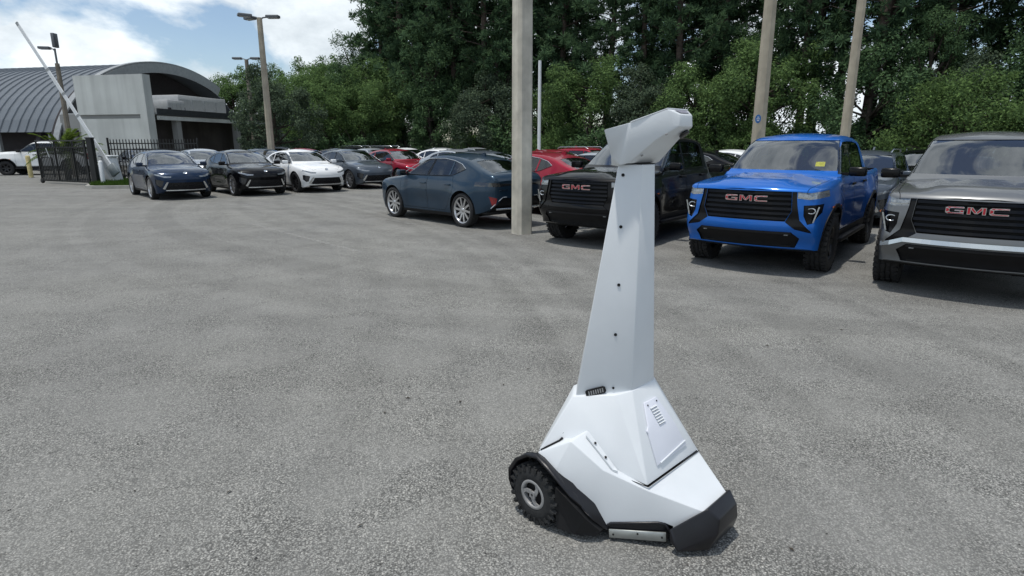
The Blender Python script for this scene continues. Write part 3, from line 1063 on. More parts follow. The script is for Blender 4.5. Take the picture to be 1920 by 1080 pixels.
def make_broad(seed, h, r, nl, leaf, dens=1.0, low=.25, size=.19):
    """trunk, limbs that fork to leafy puffs; returns (trunk mesh builder, crown mesh builder)"""
    rg = random.Random(seed)
    tr, cr = MB(), MB()
    tw = .035 * h
    bend = [Vector((0, 0, 0))]
    for k in range(1, 6):
        bend.append(bend[-1] + Vector((rg.gauss(0, .05) * h * .2, rg.gauss(0, .05) * h * .2, h * .15)))
    tr.tube(bend, [tw * (1 - .14 * k) for k in range(6)], 8)
    for k in range(nl):
        f = k / (nl - 1)
        z = h * (low + (1 - low) * (f ** .8) * .92)
        rr = r * math.sin(math.pi * (.14 + .76 * f)) ** .7
        a = k * 2.399 + rg.gauss(0, .4)
        rad = rr * rg.uniform(.45, 1.0)
        c = Vector((math.cos(a) * rad, math.sin(a) * rad, z + rg.gauss(0, .04) * h))
        b0 = bend[min(5, 1 + int(f * 4.5))] * 1.0
        mid = (b0 + c) / 2 + Vector((0, 0, -.06 * h * rg.random()))
        tr.tube([b0, mid, c], [tw * .34, tw * .2, tw * .07], 5, cap=False)
        pr_ = r * rg.uniform(.22, .40)
        n_ = int(dens * rg.uniform(170, 290))
        leaf_quads(cr, c, n_, pr_, size, rg)
        for q in range(3):
            off = Vector((rg.gauss(0, 1), rg.gauss(0, 1), rg.gauss(0, .7))).normalized() * pr_ * rg.uniform(.8, 1.25)
            leaf_quads(cr, c + off, int(n_ * .32), pr_ * rg.uniform(.35, .6), size, rg)
    return tr, cr


def make_pine(seed, h, r, first, dens=1.0):
    rg = random.Random(seed)
    tr, cr = MB(), MB()
    tw = .0125 * h + .06
    path = [Vector((0, 0, 0))]
    lx, ly = rg.gauss(0, .018), rg.gauss(0, .018)
    for k in range(1, 9):
        path.append(path[-1] + Vector(((lx + rg.gauss(0, .012)) * h / 8, (ly + rg.gauss(0, .012)) * h / 8, h / 8)))
    tr.tube(path, [tw * (1 - .105 * k) for k in range(9)], 8)

    def at(z):
        f = min(max(z / h * 8, 0), 7.999); k = int(f)
        return path[k].lerp(path[k + 1], f - k)
    nb = int(46 * dens)
    for k in range(nb):
        f = (k / nb) ** .9
        z = h * (first + (1 - first) * f)
        p = at(z)
        a = k * 2.399 + rg.gauss(0, .5)
        ln = r * (1.0 - .72 * f) * rg.uniform(.45, 1.12) * (0.55 + .45 * min(1, f * 4 + .3))
        d = Vector((math.cos(a), math.sin(a), rg.uniform(.02, .35)))
        e = p + d * ln + Vector((0, 0, .06 * ln))
        m_ = p + d * ln * .5 - Vector((0, 0, .05 * ln))
        tr.tube([p, m_, e], [.035 + .02 * (1 - f), .028, .012], 4, cap=False)
        for q in range(rg.choice((6, 7, 8, 9))):
            t = rg.uniform(.35, 1.08)
            c = p + d * ln * t + Vector((rg.gauss(0, .35), rg.gauss(0, .35), rg.gauss(.1, .25)))
            needle_puff(cr, c, int(rg.uniform(36, 54)), rg.uniform(.26, .52), rg, .030)
    needle_puff(cr, at(h * .995), 90, .8, rg, .034)
    return tr, cr


def make_bush(seed, h, r, dens, size=.15):
    rg = random.Random(seed)
    tr, cr = MB(), MB()
    for k in range(6):
        a = rg.random() * 6.3
        e = Vector((math.cos(a) * r * .5, math.sin(a) * r * .5, h * rg.uniform(.55, .85)))
        tr.tube([(0, 0, 0), e * .5 + Vector((0, 0, .1)), e], [.06, .04, .015], 5, cap=False)
    for k in range(16):
        a = rg.random() * 6.3; rad = r * rg.random() ** .6 * .8
        z = h * rg.uniform(.12, .86) * (1 - .3 * (rad / r))
        leaf_quads(cr, Vector((math.cos(a) * rad, math.sin(a) * rad, z)), int(dens * 190), r * rg.uniform(.22, .42), size, rg)
    return tr, cr


def tree_proto(name, builders, crown_m, bark):
    t = empty(name)
    tr, cr = builders
    tr.build('trunk', bark, t)
    cr.build('crown', crown_m, t)
    return t


PINES = [tree_proto('pine_tree', make_pine(11 + k, h, r, f, d), M['needle'], M['pine_bark']) for k, (h, r, f, d) in enumerate(
    ((20, 3.6, .24, 1.6), (23, 4.0, .28, 1.6), (18, 3.2, .20, 1.5), (21, 3.2, .38, 1.15), (22, 3.0, .28, 1.2)))]
BROAD = [tree_proto('broadleaf_tree', make_broad(31 + k, h, r, nl, None, d, lo, sz), M[m], M['bark']) for k, (h, r, nl, d, lo, sz, m) in enumerate(
    ((8.2, 3.4, 30, 2.4, .16, .11, 'oak_leaf'), (10.5, 3.6, 34, 2.4, .22, .12, 'oak_leaf'), (6.6, 2.9, 26, 2.3, .12, .10, 'grey_leaf'), (13.5, 3.4, 32, 1.8, .28, .12, 'dark_leaf'), (8.0, 3.0, 26, 2.2, .15, .11, 'dark_leaf')))]
LIGHT = tree_proto('broadleaf_tree', make_broad(61, 4.7, 2.9, 36, None, 1.5, .10, .095), M['light_leaf'], M['bark'])
BUSH = [tree_proto('bush', make_bush(71 + k, h, r, d, sz), M[m], M['bark']) for k, (h, r, d, sz, m) in enumerate(
    ((3.4, 2.3, 2.0, .105, 'dark_leaf'), (2.6, 1.9, 1.8, .095, 'oak_leaf'), (4.2, 2.4, 2.0, .11, 'dark_leaf'), (2.8, 1.8, 1.1, .11, 'grey_leaf')))]
_used = set()
TREES = []


def plant(proto, x, y, s=1.0, rz=None, sz=None, lean=0.0):
    t = proto if id(proto) not in _used else copy_tree(proto)
    _used.add(id(proto))
    t.location = (x, y, -.02)
    t.rotation_euler = (rng.gauss(0, lean), rng.gauss(0, lean), rng.random() * 6.3 if rz is None else rz)
    t.scale = (s, s, sz or s)
    TREES.append(t)
    return t


def edge_y(x):
    for (x0, y0), (x1, y1) in zip(WOOD[:-1], WOOD[1:]):
        if x0 <= x <= x1:
            return y0 + (y1 - y0) * (x - x0) / (x1 - x0)
    return WOOD[0][1] + (WOOD[0][0] - x) * .25 if x < WOOD[0][0] else WOOD[-1][1]


kinds = {}
# the pine wall; its left end is where the open sky begins
for row, (off, step) in enumerate(((3.0, 2.5), (6.4, 2.7), (11.0, 3.4))):
    x = -11.3 + row * .2
    while x < 32:
        y = edge_y(x) + off + rng.gauss(0, .9)
        if rng.random() > ((0, .05, .1) if x < 5 else (.04, .12, .4))[row]:
            p = plant(rng.choice(PINES[:3] if x < 4 else PINES), x, y, rng.uniform(.85, 1.1), lean=.02)
            kinds[p] = 'pine'
        x += step * rng.uniform(.7, 1.35)
# taller broadleaf trees mixed in
x = -13
while x < 31:
    y = edge_y(x) + rng.uniform(1.0, 3.5)
    p = plant(BROAD[3], x, y, rng.uniform(.55, .82) * (1 if x < 3 else .78), lean=.02); kinds[p] = 'broad'
    x += rng.uniform(4.2, 7.0)
# mid-height trees along the edge
x = -14
while x < 30:
    y = edge_y(x) + rng.uniform(-.6, 1.6)
    pr_ = rng.choice((BROAD[0], BROAD[4], BROAD[0], BROAD[2], BROAD[4]))
    p = plant(pr_, x, y, rng.uniform(.6, .98), lean=.03); kinds[p] = 'broad'
    x += rng.uniform(2.4, 4.4)
# understory
for off in (-.9, 1.8, 5.5):
    x = -15
    while x < 31:
        p = plant(rng.choice((BUSH[0], BUSH[2], BUSH[0], BUSH[1] if off < 0 else BUSH[2], BUSH[3] if off < 0 else BUSH[0])), x, edge_y(x) + off + rng.gauss(0, .5), rng.uniform(.75, 1.25))
        kinds[p] = 'bush'
        x += rng.uniform(2.2, 3.6)
# lower trees on the left, round the end of the hall
for x, y, b, s in ((-30.5, 68, 1, 1.0), (-27.0, 69, 1, 1.05), (-24.0, 67, 1, .95), (-14.6, 52.5, 1, .74), (-12.6, 54, 1, .86), (-20.5, 65, 1, 1.05), (-17.0, 56.5, 1, .95), (-17.6, 62, 1, 1.0), (-13.9, 46.2, 0, .86), (-11.4, 47.8, 0, .9)):
    p = plant(BROAD[b], x, y, s * .86); kinds[p] = 'left'
oak = plant(BROAD[2], -15.2, 40.0, .92); kinds[oak] = 'oak'
for x, y, s in ((-16.0, 50, 1.1), (-13.4, 44.2, 1.0), (-11.2, 45.6, 1.0), (-16.6, 53, 1.1), (-15.0, 46.2, 1.0)):
    p = plant(BUSH[0], x, y, s); kinds[p] = 'bush'
# bright tree at the right and smaller sunlit growth at the wood's edge
sunny = plant(LIGHT, 19.4, 27.0, .93); kinds[sunny] = 'sunny'
sunny2 = plant(LIGHT, 22.2, 25.8, .7); kinds[sunny2] = 'sunny2'
for x, y, s in ((10.2, 36.0, .62), (3.4, 41.2, .55), (13.4, 33.6, .6)):
    p = plant(LIGHT, x, y, s); kinds[p] = 'sunny3'

for pr_ in PINES + BROAD + BUSH + [LIGHT]:      # sources nothing was planted from
    if id(pr_) not in _used:
        for ch in list(pr_.children):
            bpy.data.objects.remove(ch)
        bpy.data.objects.remove(pr_)

# labels: what kind, and where it stands along the wood
LAND = [(-9e9, 640, 'left of the pine wall'), (640, 780, 'above the grey crossover'), (780, 955, 'above the dark blue crossover'), (955, 1130, 'between concrete pole and robot head'),
        (1130, 1300, 'behind the robot head'), (1300, 1430, 'left of the blue-signed pole'), (1430, 1610, 'between the two tan poles'), (1610, 1780, 'right of the slim tan pole'), (1780, 9e9, 'above the silver pickup')]
ORD = ['first', 'second', 'third', 'fourth', 'fifth', 'sixth', 'seventh', 'eighth', 'ninth', 'tenth', 'eleventh', 'twelfth', 'thirteenth', 'fourteenth', 'fifteenth', 'sixteenth', 'seventeenth', 'eighteenth', 'nineteenth', 'twentieth']
ADJ = {'pine': ('tall dark pine', 'pine tree', 'pines of the tree wall'), 'broad': ('leafy broadleaf tree', 'tree', 'broadleaf trees of the tree wall'), 'bush': ('dark leafy bush', 'bush', 'bushes under the trees'),
       'left': ('rounded green tree', 'tree', 'rounded trees beside the hall'), 'sunny3': ('small sunlit pale green tree', 'tree', 'sunlit small trees at the edge of the woods')}
bins = {}
for t, k in kinds.items():
    sx = 960 + 1156 * t.location.x / t.location.y
    if k == 'oak':
        tag(t, 'dusty green feathery oak in front of the flat wing of the hall', 'tree')
    elif k == 'sunny':
        tag(t, 'bright yellow-green tree left above the silver pickup roof', 'tree')
    elif k == 'sunny2':
        tag(t, 'smaller bright yellow-green tree above the silver pickup, right of its taller twin', 'tree')
    else:
        for i, (a, b, ph) in enumerate(LAND):
            if a <= sx < b:
                bins.setdefault((k, i), []).append((sx, t))
for (k, i), L_ in bins.items():
    L_.sort(key=lambda q: q[0])
    for j_, (sx, t) in enumerate(L_):
        w_, cat_, grp = ADJ[k]
        where = LAND[i][2]
        if len(L_) == 1:
            tag(t, f'{w_} {where}', cat_, grp)
        else:
            tag(t, f'{w_} {where}, {ORD[min(j_, 19)]} from the left', cat_, grp)

# shrub palm behind the gate
pp = tag(empty('palm_shrub', (-22.9, 31.4, 0)), 'low yellow-green palm shrub showing above the black gate', 'palm')
rg = random.Random(5)
stm = MB(); stm.tube([(0, 0, 0), (.05, 0, .9)], [.14, .10], 8); stm.build('trunk', M['bark'], pp)
for k in range(34):
    a = rg.random() * 6.3; el = rg.uniform(.25, 1.25); ln = rg.uniform(1.5, 2.5)
    fr = MB()
    P = []
    for i in range(9):
        t = i / 8
        rr = ln * t * math.cos(el); z = 1.3 + ln * t * math.sin(el) - .55 * t * t * ln * (1.1 - el * .4)
        P.append(Vector((math.cos(a) * rr, math.sin(a) * rr, z)))
    fr.tube(P, [.014] * 5 + [.008] * 4, 4, cap=False)
    sd = Vector((-math.sin(a), math.cos(a), 0))
    for i in range(1, 9):
        for s in (-1, 1):
            for q in (0, .5):
                p0_ = P[i - 1].lerp(P[i], q + .25)
                d = (P[i] - P[i - 1]).normalized()
                e = p0_ + (sd * s * .8 + d * .7).normalized() * .34 * (1 - .5 * abs(i / 8 - .4)) + Vector((0, 0, -.07))
                nn = d * .045
                fr.add([p0_ - nn, p0_ + nn, e], [(0, 1, 2)])
    fr.build('frond', M['palm_leaf'], pp)

# ------------------------------------------------------------------ vehicles: lofted shells with cut-out panels


def loft_body(S):
    """closed shell from tables; S: dict with xs, zt, zb, hw(x,z), crown(x), rad(x), bow(x), lean(x,z), top(x,y)"""
    bm = bmesh.new()
    nS, nC, nT = 18, 5, 8
    rings = []
    for x in S['xs']:
        zb, zt = S['zb'](x), S['zt'](x)
        cr = S['crown'](x)
        ze = zt - cr
        r = min(S['rad'](x), (ze - zb) * 0.4)
        pts = [(0.0, zb), (S['hw'](x, zb) * 0.6, zb)]
        for k in range(nS):
            z = zb + (ze - r - zb) * k / (nS - 1)
            pts.append((S['hw'](x, z), z))
        y0 = pts[-1][0]
        ye = S['hw'](x, ze)
        y2 = max(ye - 1.3 * r, 0.05)
        z2 = ze + cr * 0.12
        for k in range(1, nC + 1):
            t = k / nC
            pts.append(((1 - t) ** 2 * y0 + 2 * t * (1 - t) * ye + t * t * y2, (1 - t) ** 2 * (ze - r) + 2 * t * (1 - t) * ze + t * t * z2))
        for k in range(1, nT + 1):
            y = y2 * (1 - k / nT)
            pts.append((y, z2 + (zt - z2) * (1 - (y / y2) ** 2) + S['top'](x, y)))
        P = []
        for y, z in pts:
            P.append(y)
        ring = []
        for sgn in (1, -1):
            row = []
            for y, z in pts:
                xx = x - S['bow'](x) * (y / 0.9) ** 2 + S['lean'](x, z)
                row.append((xx, sgn * y, z))
            ring.append(row)
        rings.append((x, pts, ring))
    n = len(rings[0][1])
    V = []
    for x, pts, ring in rings:
        L = [bm.verts.new(p) for p in ring[0]]
        Rr = [L[0]] + [bm.verts.new(p) for p in ring[1][1:-1]] + [L[-1]]
        V.append((L, Rr))
    for a, b in zip(V[:-1], V[1:]):
        for s in (0, 1):
            for j in range(n - 1):
                q = (a[s][j], a[s][j + 1], b[s][j + 1], b[s][j])
                q = q if s else q[::-1]
                try:
                    bm.faces.new(q)
                except ValueError:
                    pass
    # end caps as bowed grids
    MC = 14
    for idx in (0, -1):
        x, pts, ring = rings[idx]
        L, Rr = V[idx]
        rows = []
        for j in range(n):
            y, z = pts[j]
            if j in (0, n - 1):
                rows.append([L[j]])
                continue
            row = [L[j]]
            for k in range(1, MC):
                yy = y * (1 - 2 * k / MC)
                row.append(bm.verts.new((x - S['bow'](x) * (yy / 0.9) ** 2 + S['lean'](x, z), yy, z)))
            row.append(Rr[j])
            rows.append(row)
        for j in range(n - 1):
            a, b = rows[j], rows[j + 1]
            if len(a) == 1:
                for k in range(len(b) - 1):
                    bm.faces.new((a[0], b[k], b[k + 1]) if True else ())
            elif len(b) == 1:
                for k in range(len(a) - 1):
                    bm.faces.new((a[k], b[0], a[k + 1]))
            else:
                for k in range(len(a) - 1):
                    bm.faces.new((a[k], b[k], b[k + 1], a[k + 1]))
    bmesh.ops.remove_doubles(bm, verts=bm.verts, dist=1e-5)
    bmesh.ops.recalc_face_normals(bm, faces=bm.faces)
    return bm


AX = {'x': (1, 2, 0), 'y': (0, 2, 1), 'z': (0, 1, 2)}




def cut(bm, poly, ax, filt):
    """cut the outline poly (projected along axis ax) into the faces that pass filt; returns the faces inside"""
    a, b, c = AX[ax]
    lo = (min(p[0] for p in poly), min(p[1] for p in poly))
    hi = (max(p[0] for p in poly), max(p[1] for p in poly))

    def box(f):
        xs = [v.co[a] for v in f.verts]; ys = [v.co[b] for v in f.verts]
        return min(xs), min(ys), max(xs), max(ys)

    def ov(f, l, h):
        q = box(f)
        return q[0] <= h[0] and q[2] >= l[0] and q[1] <= h[1] and q[3] >= l[1]
    faces = set(f for f in bm.faces if ov(f, lo, hi) and filt(f))
    n = len(poly)
    for i in range(n):
        p, q = poly[i], poly[(i + 1) % n]
        d = Vector((q[0] - p[0], q[1] - p[1]))
        if d.length < 1e-7:
            continue
        co = [0, 0, 0]; no = [0, 0, 0]
        co[a], co[b] = p
        no[a], no[b] = -d.y, d.x
        l = (min(p[0], q[0]) - 1e-4, min(p[1], q[1]) - 1e-4)
        h = (max(p[0], q[0]) + 1e-4, max(p[1], q[1]) + 1e-4)
        sel = [f for f in faces if ov(f, l, h)]
        if not sel:
            continue
        geom = list({e for f in sel for e in f.edges}) + sel + list({v for f in sel for v in f.verts})
        ret = bmesh.ops.bisect_plane(bm, geom=geom, dist=1e-5, plane_co=co, plane_no=Vector(no).normalized())
        faces = {f for f in faces if f.is_valid}
        faces |= {g for g in ret['geom'] if isinstance(g, bmesh.types.BMFace) and g.is_valid}
    out = []
    for f in faces:
        ct = f.calc_center_median()
        if pip((ct[a], ct[b]), poly):
            out.append(f)
    return out


def take(bm, faces, off=None, lip=False):
    """move faces out of bm into a new bmesh, shifted by off; lip adds the side walls of the recess"""
    nb = bmesh.new()
    mp = {}
    off = Vector(off) if off else Vector((0, 0, 0))
    for f in faces:
        for v in f.verts:
            if v not in mp:
                mp[v] = nb.verts.new(v.co + off)
    for f in faces:
        try:
            nb.faces.new([mp[v] for v in f.verts])
        except ValueError:
            pass
    if lip:
        fs = set(faces)
        rim = {}
        for f in faces:
            for e in f.edges:
                if sum(1 for g in e.link_faces if g in fs) == 1:
                    v1, v2 = e.verts
                    for v in (v1, v2):
                        if v not in rim:
                            rim[v] = nb.verts.new(v.co)
                    try:
                        nb.faces.new((rim[v1], rim[v2], mp[v2], mp[v1]))
                    except ValueError:
                        pass
    bmesh.ops.delete(bm, geom=faces, context='FACES')
    return nb


def piece(name, bm, poly, ax, filt, m, parent, off=None, lip=False, mirror=False, sharp=32):
    """cut a region, make it a part"""
    f = cut(bm, poly, ax, filt)
    if not f:
        return None
    return bm_obj(name, take(bm, f, off, lip), m, parent, True, sharp)




def panel(name, bm, poly, ax, filt, m, parent, inward, gap=0.006):
    """a door or lid: the outline is cut, a dark gap runs round it, the panel is a part of its own"""
    f = cut(bm, poly, ax, filt)
    if not f:
        return None
    inner = cut(bm, shrink(poly, gap), ax, lambda q: q in set(f) or filt(q))
    ins = set(inner)
    f2 = cut(bm, poly, ax, filt)
    ring = [q for q in f2 if q not in ins]
    pn = bm_obj(name, take(bm, inner), m, parent)
    ring = [q for q in ring if q.is_valid]
    if ring:
        bm_obj('seam', take(bm, ring, inward), M['dark_well'], pn)
    return pn


def circ(cx, cz, r, n=28, flat=None):
    return [(cx + r * math.cos(2 * math.pi * k / n), cz + r * math.sin(2 * math.pi * k / n)) for k in range(n)]


# ---- wheels
def wheel_tyre(r, w, rim_r, blocky=False):
    b = MB()
    h = w / 2
    prof = [(rim_r - 0.012, -h * 0.86), (rim_r + 0.012, -h * 0.98), (r * 0.5 + rim_r * 0.5, -h * 1.04), (r * 0.93, -h * 0.98), (r * 0.985, -h * 0.86)]
    tr = [(r, -h * 0.72), (r, -h * 0.45), (r * 0.972, -h * 0.43), (r * 0.972, -h * 0.37), (r, -h * 0.35), (r, -h * 0.05), (r * 0.972, -h * 0.04),
          (r * 0.972, h * 0.04), (r, h * 0.05), (r, h * 0.35), (r * 0.972, h * 0.37), (r * 0.972, h * 0.43), (r, h * 0.45), (r, h * 0.72)]
    prof = prof + tr + [(p[0], -p[1]) for p in prof[::-1]]
    b.lathe_y(prof, 40)
    if blocky:
        n = 34
        for k in range(n):
            t = 2 * math.pi * k / n
            for s, tw in ((-1, 0), (1, 0.5)):
                tt = t + tw * 2 * math.pi / n
                m4 = Matrix.Rotation(-tt, 3, 'Y')
                b.box(m4 @ Vector((r * 0.985, s * h * 0.80, 0)), (0.035, h * 0.42, r * 0.11), mat4=m4)
                if k % 2 == 0:
                    b.box(m4 @ Vector((r * 1.0, s * h * 0.22, 0)), (0.022, h * 0.36, r * 0.13), mat4=m4)
    return b


def wheel_rim(rr, w, spokes, style, out=1):
    """outer face towards +Y*out; style 'multi' = many split blades, 'six' = chunky"""
    b = MB()
    h = w / 2 * 0.9
    b.lathe_y([(rr, -h * out), (rr * 0.93, -h * 0.6 * out), (rr * 0.9, h * 0.55 * out), (rr * 0.95, h * 0.82 * out), (rr, h * 0.95 * out), (rr * 0.985, h * 0.99 * out), (rr * 0.92, h * 0.92 * out), (rr * 0.88, h * 0.6 * out)], 40)
    b.lathe_y([(0.0, h * 0.78 * out), (rr * 0.13, h * 0.78 * out), (rr * 0.17, h * 0.72 * out), (rr * 0.19, h * 0.45 * out), (rr * 0.19, 0)], 20)
    for k in range(spokes):
        t = 2 * math.pi * k / spokes
        wa, wb = (0.085, 0.16) if style == 'multi' else (0.17, 0.24)
        tw = 0.10 if style == 'multi' else 0.0
        yi, yo = h * 0.70 * out, h * 0.86 * out
        m4 = Matrix.Rotation(-t, 3, 'Y')
        ri, ro = rr * 0.15, rr * 0.93
        P = [(ri, yi, -wa * rr), (ri, yi, wa * rr), (ro, yo, (wb / 2 + tw) * rr), (ro, yo, (-wb / 2 + tw) * rr)]
        Q = [(p[0], p[1] - 0.035 * out, p[2]) for p in P]
        vs = [m4 @ Vector(p) for p in P + Q]
        b.add(vs, [(0, 1, 2, 3), (4, 7, 6, 5), (0, 4, 5, 1), (1, 5, 6, 2), (2, 6, 7, 3), (3, 7, 4, 0)])
    return b


def add_wheel(root, x, y, r, w, rim_r, spokes, style, rim_mat, blocky, cache={}):
    key = (r, w, rim_r, spokes, style, rim_mat.name, blocky, y > 0)
    if key not in cache:
        t = wheel_tyre(r, w, rim_r, blocky).build('wheel', M['rubber'], root)
        rm = wheel_rim(rim_r, w, spokes, style, 1 if y > 0 else -1).build('rim', rim_mat, t)
        d = MB(); d.lathe_y([(0, 0), (rim_r * 0.9, 0)], 24)
        s = 1 if y > 0 else -1
        d.lathe_y([(0, 0.012 * s), (rim_r * 0.62, 0.012 * s), (rim_r * 0.62, -0.01 * s)], 24, 1)
        dd = d.build('brake', [M['dark_well'], M['alloy_dark']], t)
        cache[key] = t
    else:
        t = copy_tree(cache[key], root)
    t.location = (x, y, r)
    return t


def seats(parent, rows, zf, wid, col=None):
    """dash, steering wheel, seats and a dark floor inside the glass"""
    b = MB()
    for x, zbk in rows:
        ys = (-0.38, 0.38)
        for y in ys:
            b.box((x, y, zf + 0.12), (0.52, 0.50, 0.16))
            m4 = Matrix.Rotation(R(-14), 3, 'Y')
            b.box((x - 0.32, y, zf + 0.50), (0.13, 0.48, 0.66), mat4=m4)
            b.box((x - 0.42, y, zf + 0.92), (0.10, 0.27, 0.17), mat4=m4)
    o = bevel_obj('seat_row', b, col or M['seat'], parent, 0.03, 2)
    return o


def mirror_part(root, x, y, z, paint_m, sx=0.11, sy=0.20, sz=0.145, cap=None):
    s = 1 if y > 0 else -1
    b = MB()
    b.box((x, y, z), (sx * 2, sy, sz))
    o = bevel_obj('mirror', b, cap or paint_m, root, min(sx, sz) * 0.40, 3)
    g = MB(); g.box((x - sx - 0.001, y, z), (0.006, sy * 0.8, sz * 0.76))
    g.build('mirror_glass', M['glass_dark'], o)
    a = MB(); a.extr([(x + 0.02, y - s * sy * 0.5, z - 0.02), (x - 0.05, y - s * sy * 0.5, z - 0.02), (x - 0.05, y - s * sy * 0.5, z - 0.06), (x + 0.02, y - s * sy * 0.5, z - 0.06)], (0, -s * 0.10, 0.0))
    a.build('mirror_arm', M['trim'], o)
    return o


def side(s, k=0.30):
    return lambda f: f.normal.y * s > k


def front(k=0.25, x0=-99):
    return lambda f: f.normal.x > k and f.calc_center_median().x > x0


def rear(k=0.2, x1=99):
    return lambda f: f.normal.x < -k and f.calc_center_median().x < x1


def mirror_poly(p):
    return [(-q[0], q[1]) for q in p]


def arch_pieces(bm, root, axles, ra, lip_w, paint_m, trim_m=None, bottom=0.0):
    """open the wheel arches, add rolled lips and dark wells"""
    for x, rz in axles:
        for s in (1, -1):
            if trim_m is not None:
                outer = circ(x, rz, ra + lip_w, 32)
                f = cut(bm, outer, 'y', lambda q: q.normal.y * s > 0.15)
                inn = set(cut(bm, circ(x, rz, ra, 32), 'y', lambda q: q.normal.y * s > 0.15))
                f = [q for q in cut(bm, outer, 'y', lambda q: q.normal.y * s > 0.15) if q not in inn]
                if f:
                    bm_obj('arch_trim', take(bm, f, (0, s * 0.012, 0), True), trim_m, root)
            f = cut(bm, circ(x, rz, ra, 32), 'y', lambda q: q.calc_center_median().y * s > 0.35 and (q.normal.y * s > 0.15 or q.normal.z < -0.3))
            if f:
                bmesh.ops.delete(bm, geom=f, context='FACES')
            w = MB()
            prof = [(ra * 1.03, s * 0.93 - s * 0.06), (ra * 1.05, s * 0.6), (ra * 1.05, s * 0.42), (0.0, s * 0.42)]
            n_=22
            for kk in range(n_):
                t_a, t_b = R(-12) + R(204) * kk / n_, R(-12) + R(204) * (kk + 1) / n_
                for (r0, y0), (r1, y1) in zip(prof[:-1], prof[1:]):
                    w.add([(x + r0 * math.cos(t_a), y0, rz + r0 * math.sin(t_a)), (x + r1 * math.cos(t_a), y1, rz + r1 * math.sin(t_a)), (x + r1 * math.cos(t_b), y1, rz + r1 * math.sin(t_b)), (x + r0 * math.cos(t_b), y0, rz + r0 * math.sin(t_b))], [(0, 1, 2, 3)], 0, True)
            o = w.build('wheel_well', M['dark_well'], root)


def letters_gmc(root, x, y0, z0, h, wid, bowf):
    """three block letters, red faces inside bright outlines, standing on the grille; facing +X"""
    t = h * 0.20
    lw = wid / 3.0
    a = lw * 0.86

    def strokes(ch):
        if ch == 'G':
            return [[(0.12, 1), (1, 1), (1, .78), (.3, .78), (.22, .7), (0, .85)], [(0, .85), (.22, .7), (.22, .3), (0, .15)], [(0, .15), (.22, .3), (.3, .22), (1, .22), (1, 0), (.12, 0)],
                    [(.78, .22), (1, .22), (1, .56), (.78, .56)], [(.5, .40), (.78, .40), (.78, .56), (.5, .56)]]
        if ch == 'M':
            return [[(0, 0), (.2, 0), (.2, 1), (0, 1)], [(.8, 0), (1, 0), (1, 1), (.8, 1)], [(.2, 1), (.2, .62), (.42, .12), (.5, .12), (.5, .42), (.28, 1)], [(.8, 1), (.72, 1), (.5, .42), (.5, .12), (.58, .12), (.8, .62)]]
        return [[(0.12, 1), (1, 1), (1, .78), (.3, .78), (.22, .7), (0, .85)], [(0, .85), (.22, .7), (.22, .3), (0, .15)], [(0, .15), (.22, .3), (.3, .22), (1, .22), (1, 0), (.12, 0)]]
    for i, ch in enumerate('GMC'):
        # seen from the front, text runs from the car's right (-Y) to its left (+Y)
        ya = y0 - wid / 2 + lw * i + lw * 0.07
        b = MB()
        for st in strokes(ch):
            cx = sum(p[0] for p in st) / len(st); cz = sum(p[1] for p in st) / len(st)
            o = [(x - bowf * ((ya + p[0] * a) / 0.9) ** 2, ya + p[0] * a, z0 + p[1] * h) for p in st]
            b.extr(o, (0.014, 0, 0), 0)
            sh = shrink([(p[0] * a, p[1] * h) for p in st], h * 0.072)
            o2 = [(x + 0.0142 - bowf * ((ya + p[0]) / 0.9) ** 2, ya + p[0], z0 + p[1]) for p in sh]
            b.extr(o2, (0.004, 0, 0), 1)
        b.build('badge_letter', [M['chrome'], M['badge_red']], root)


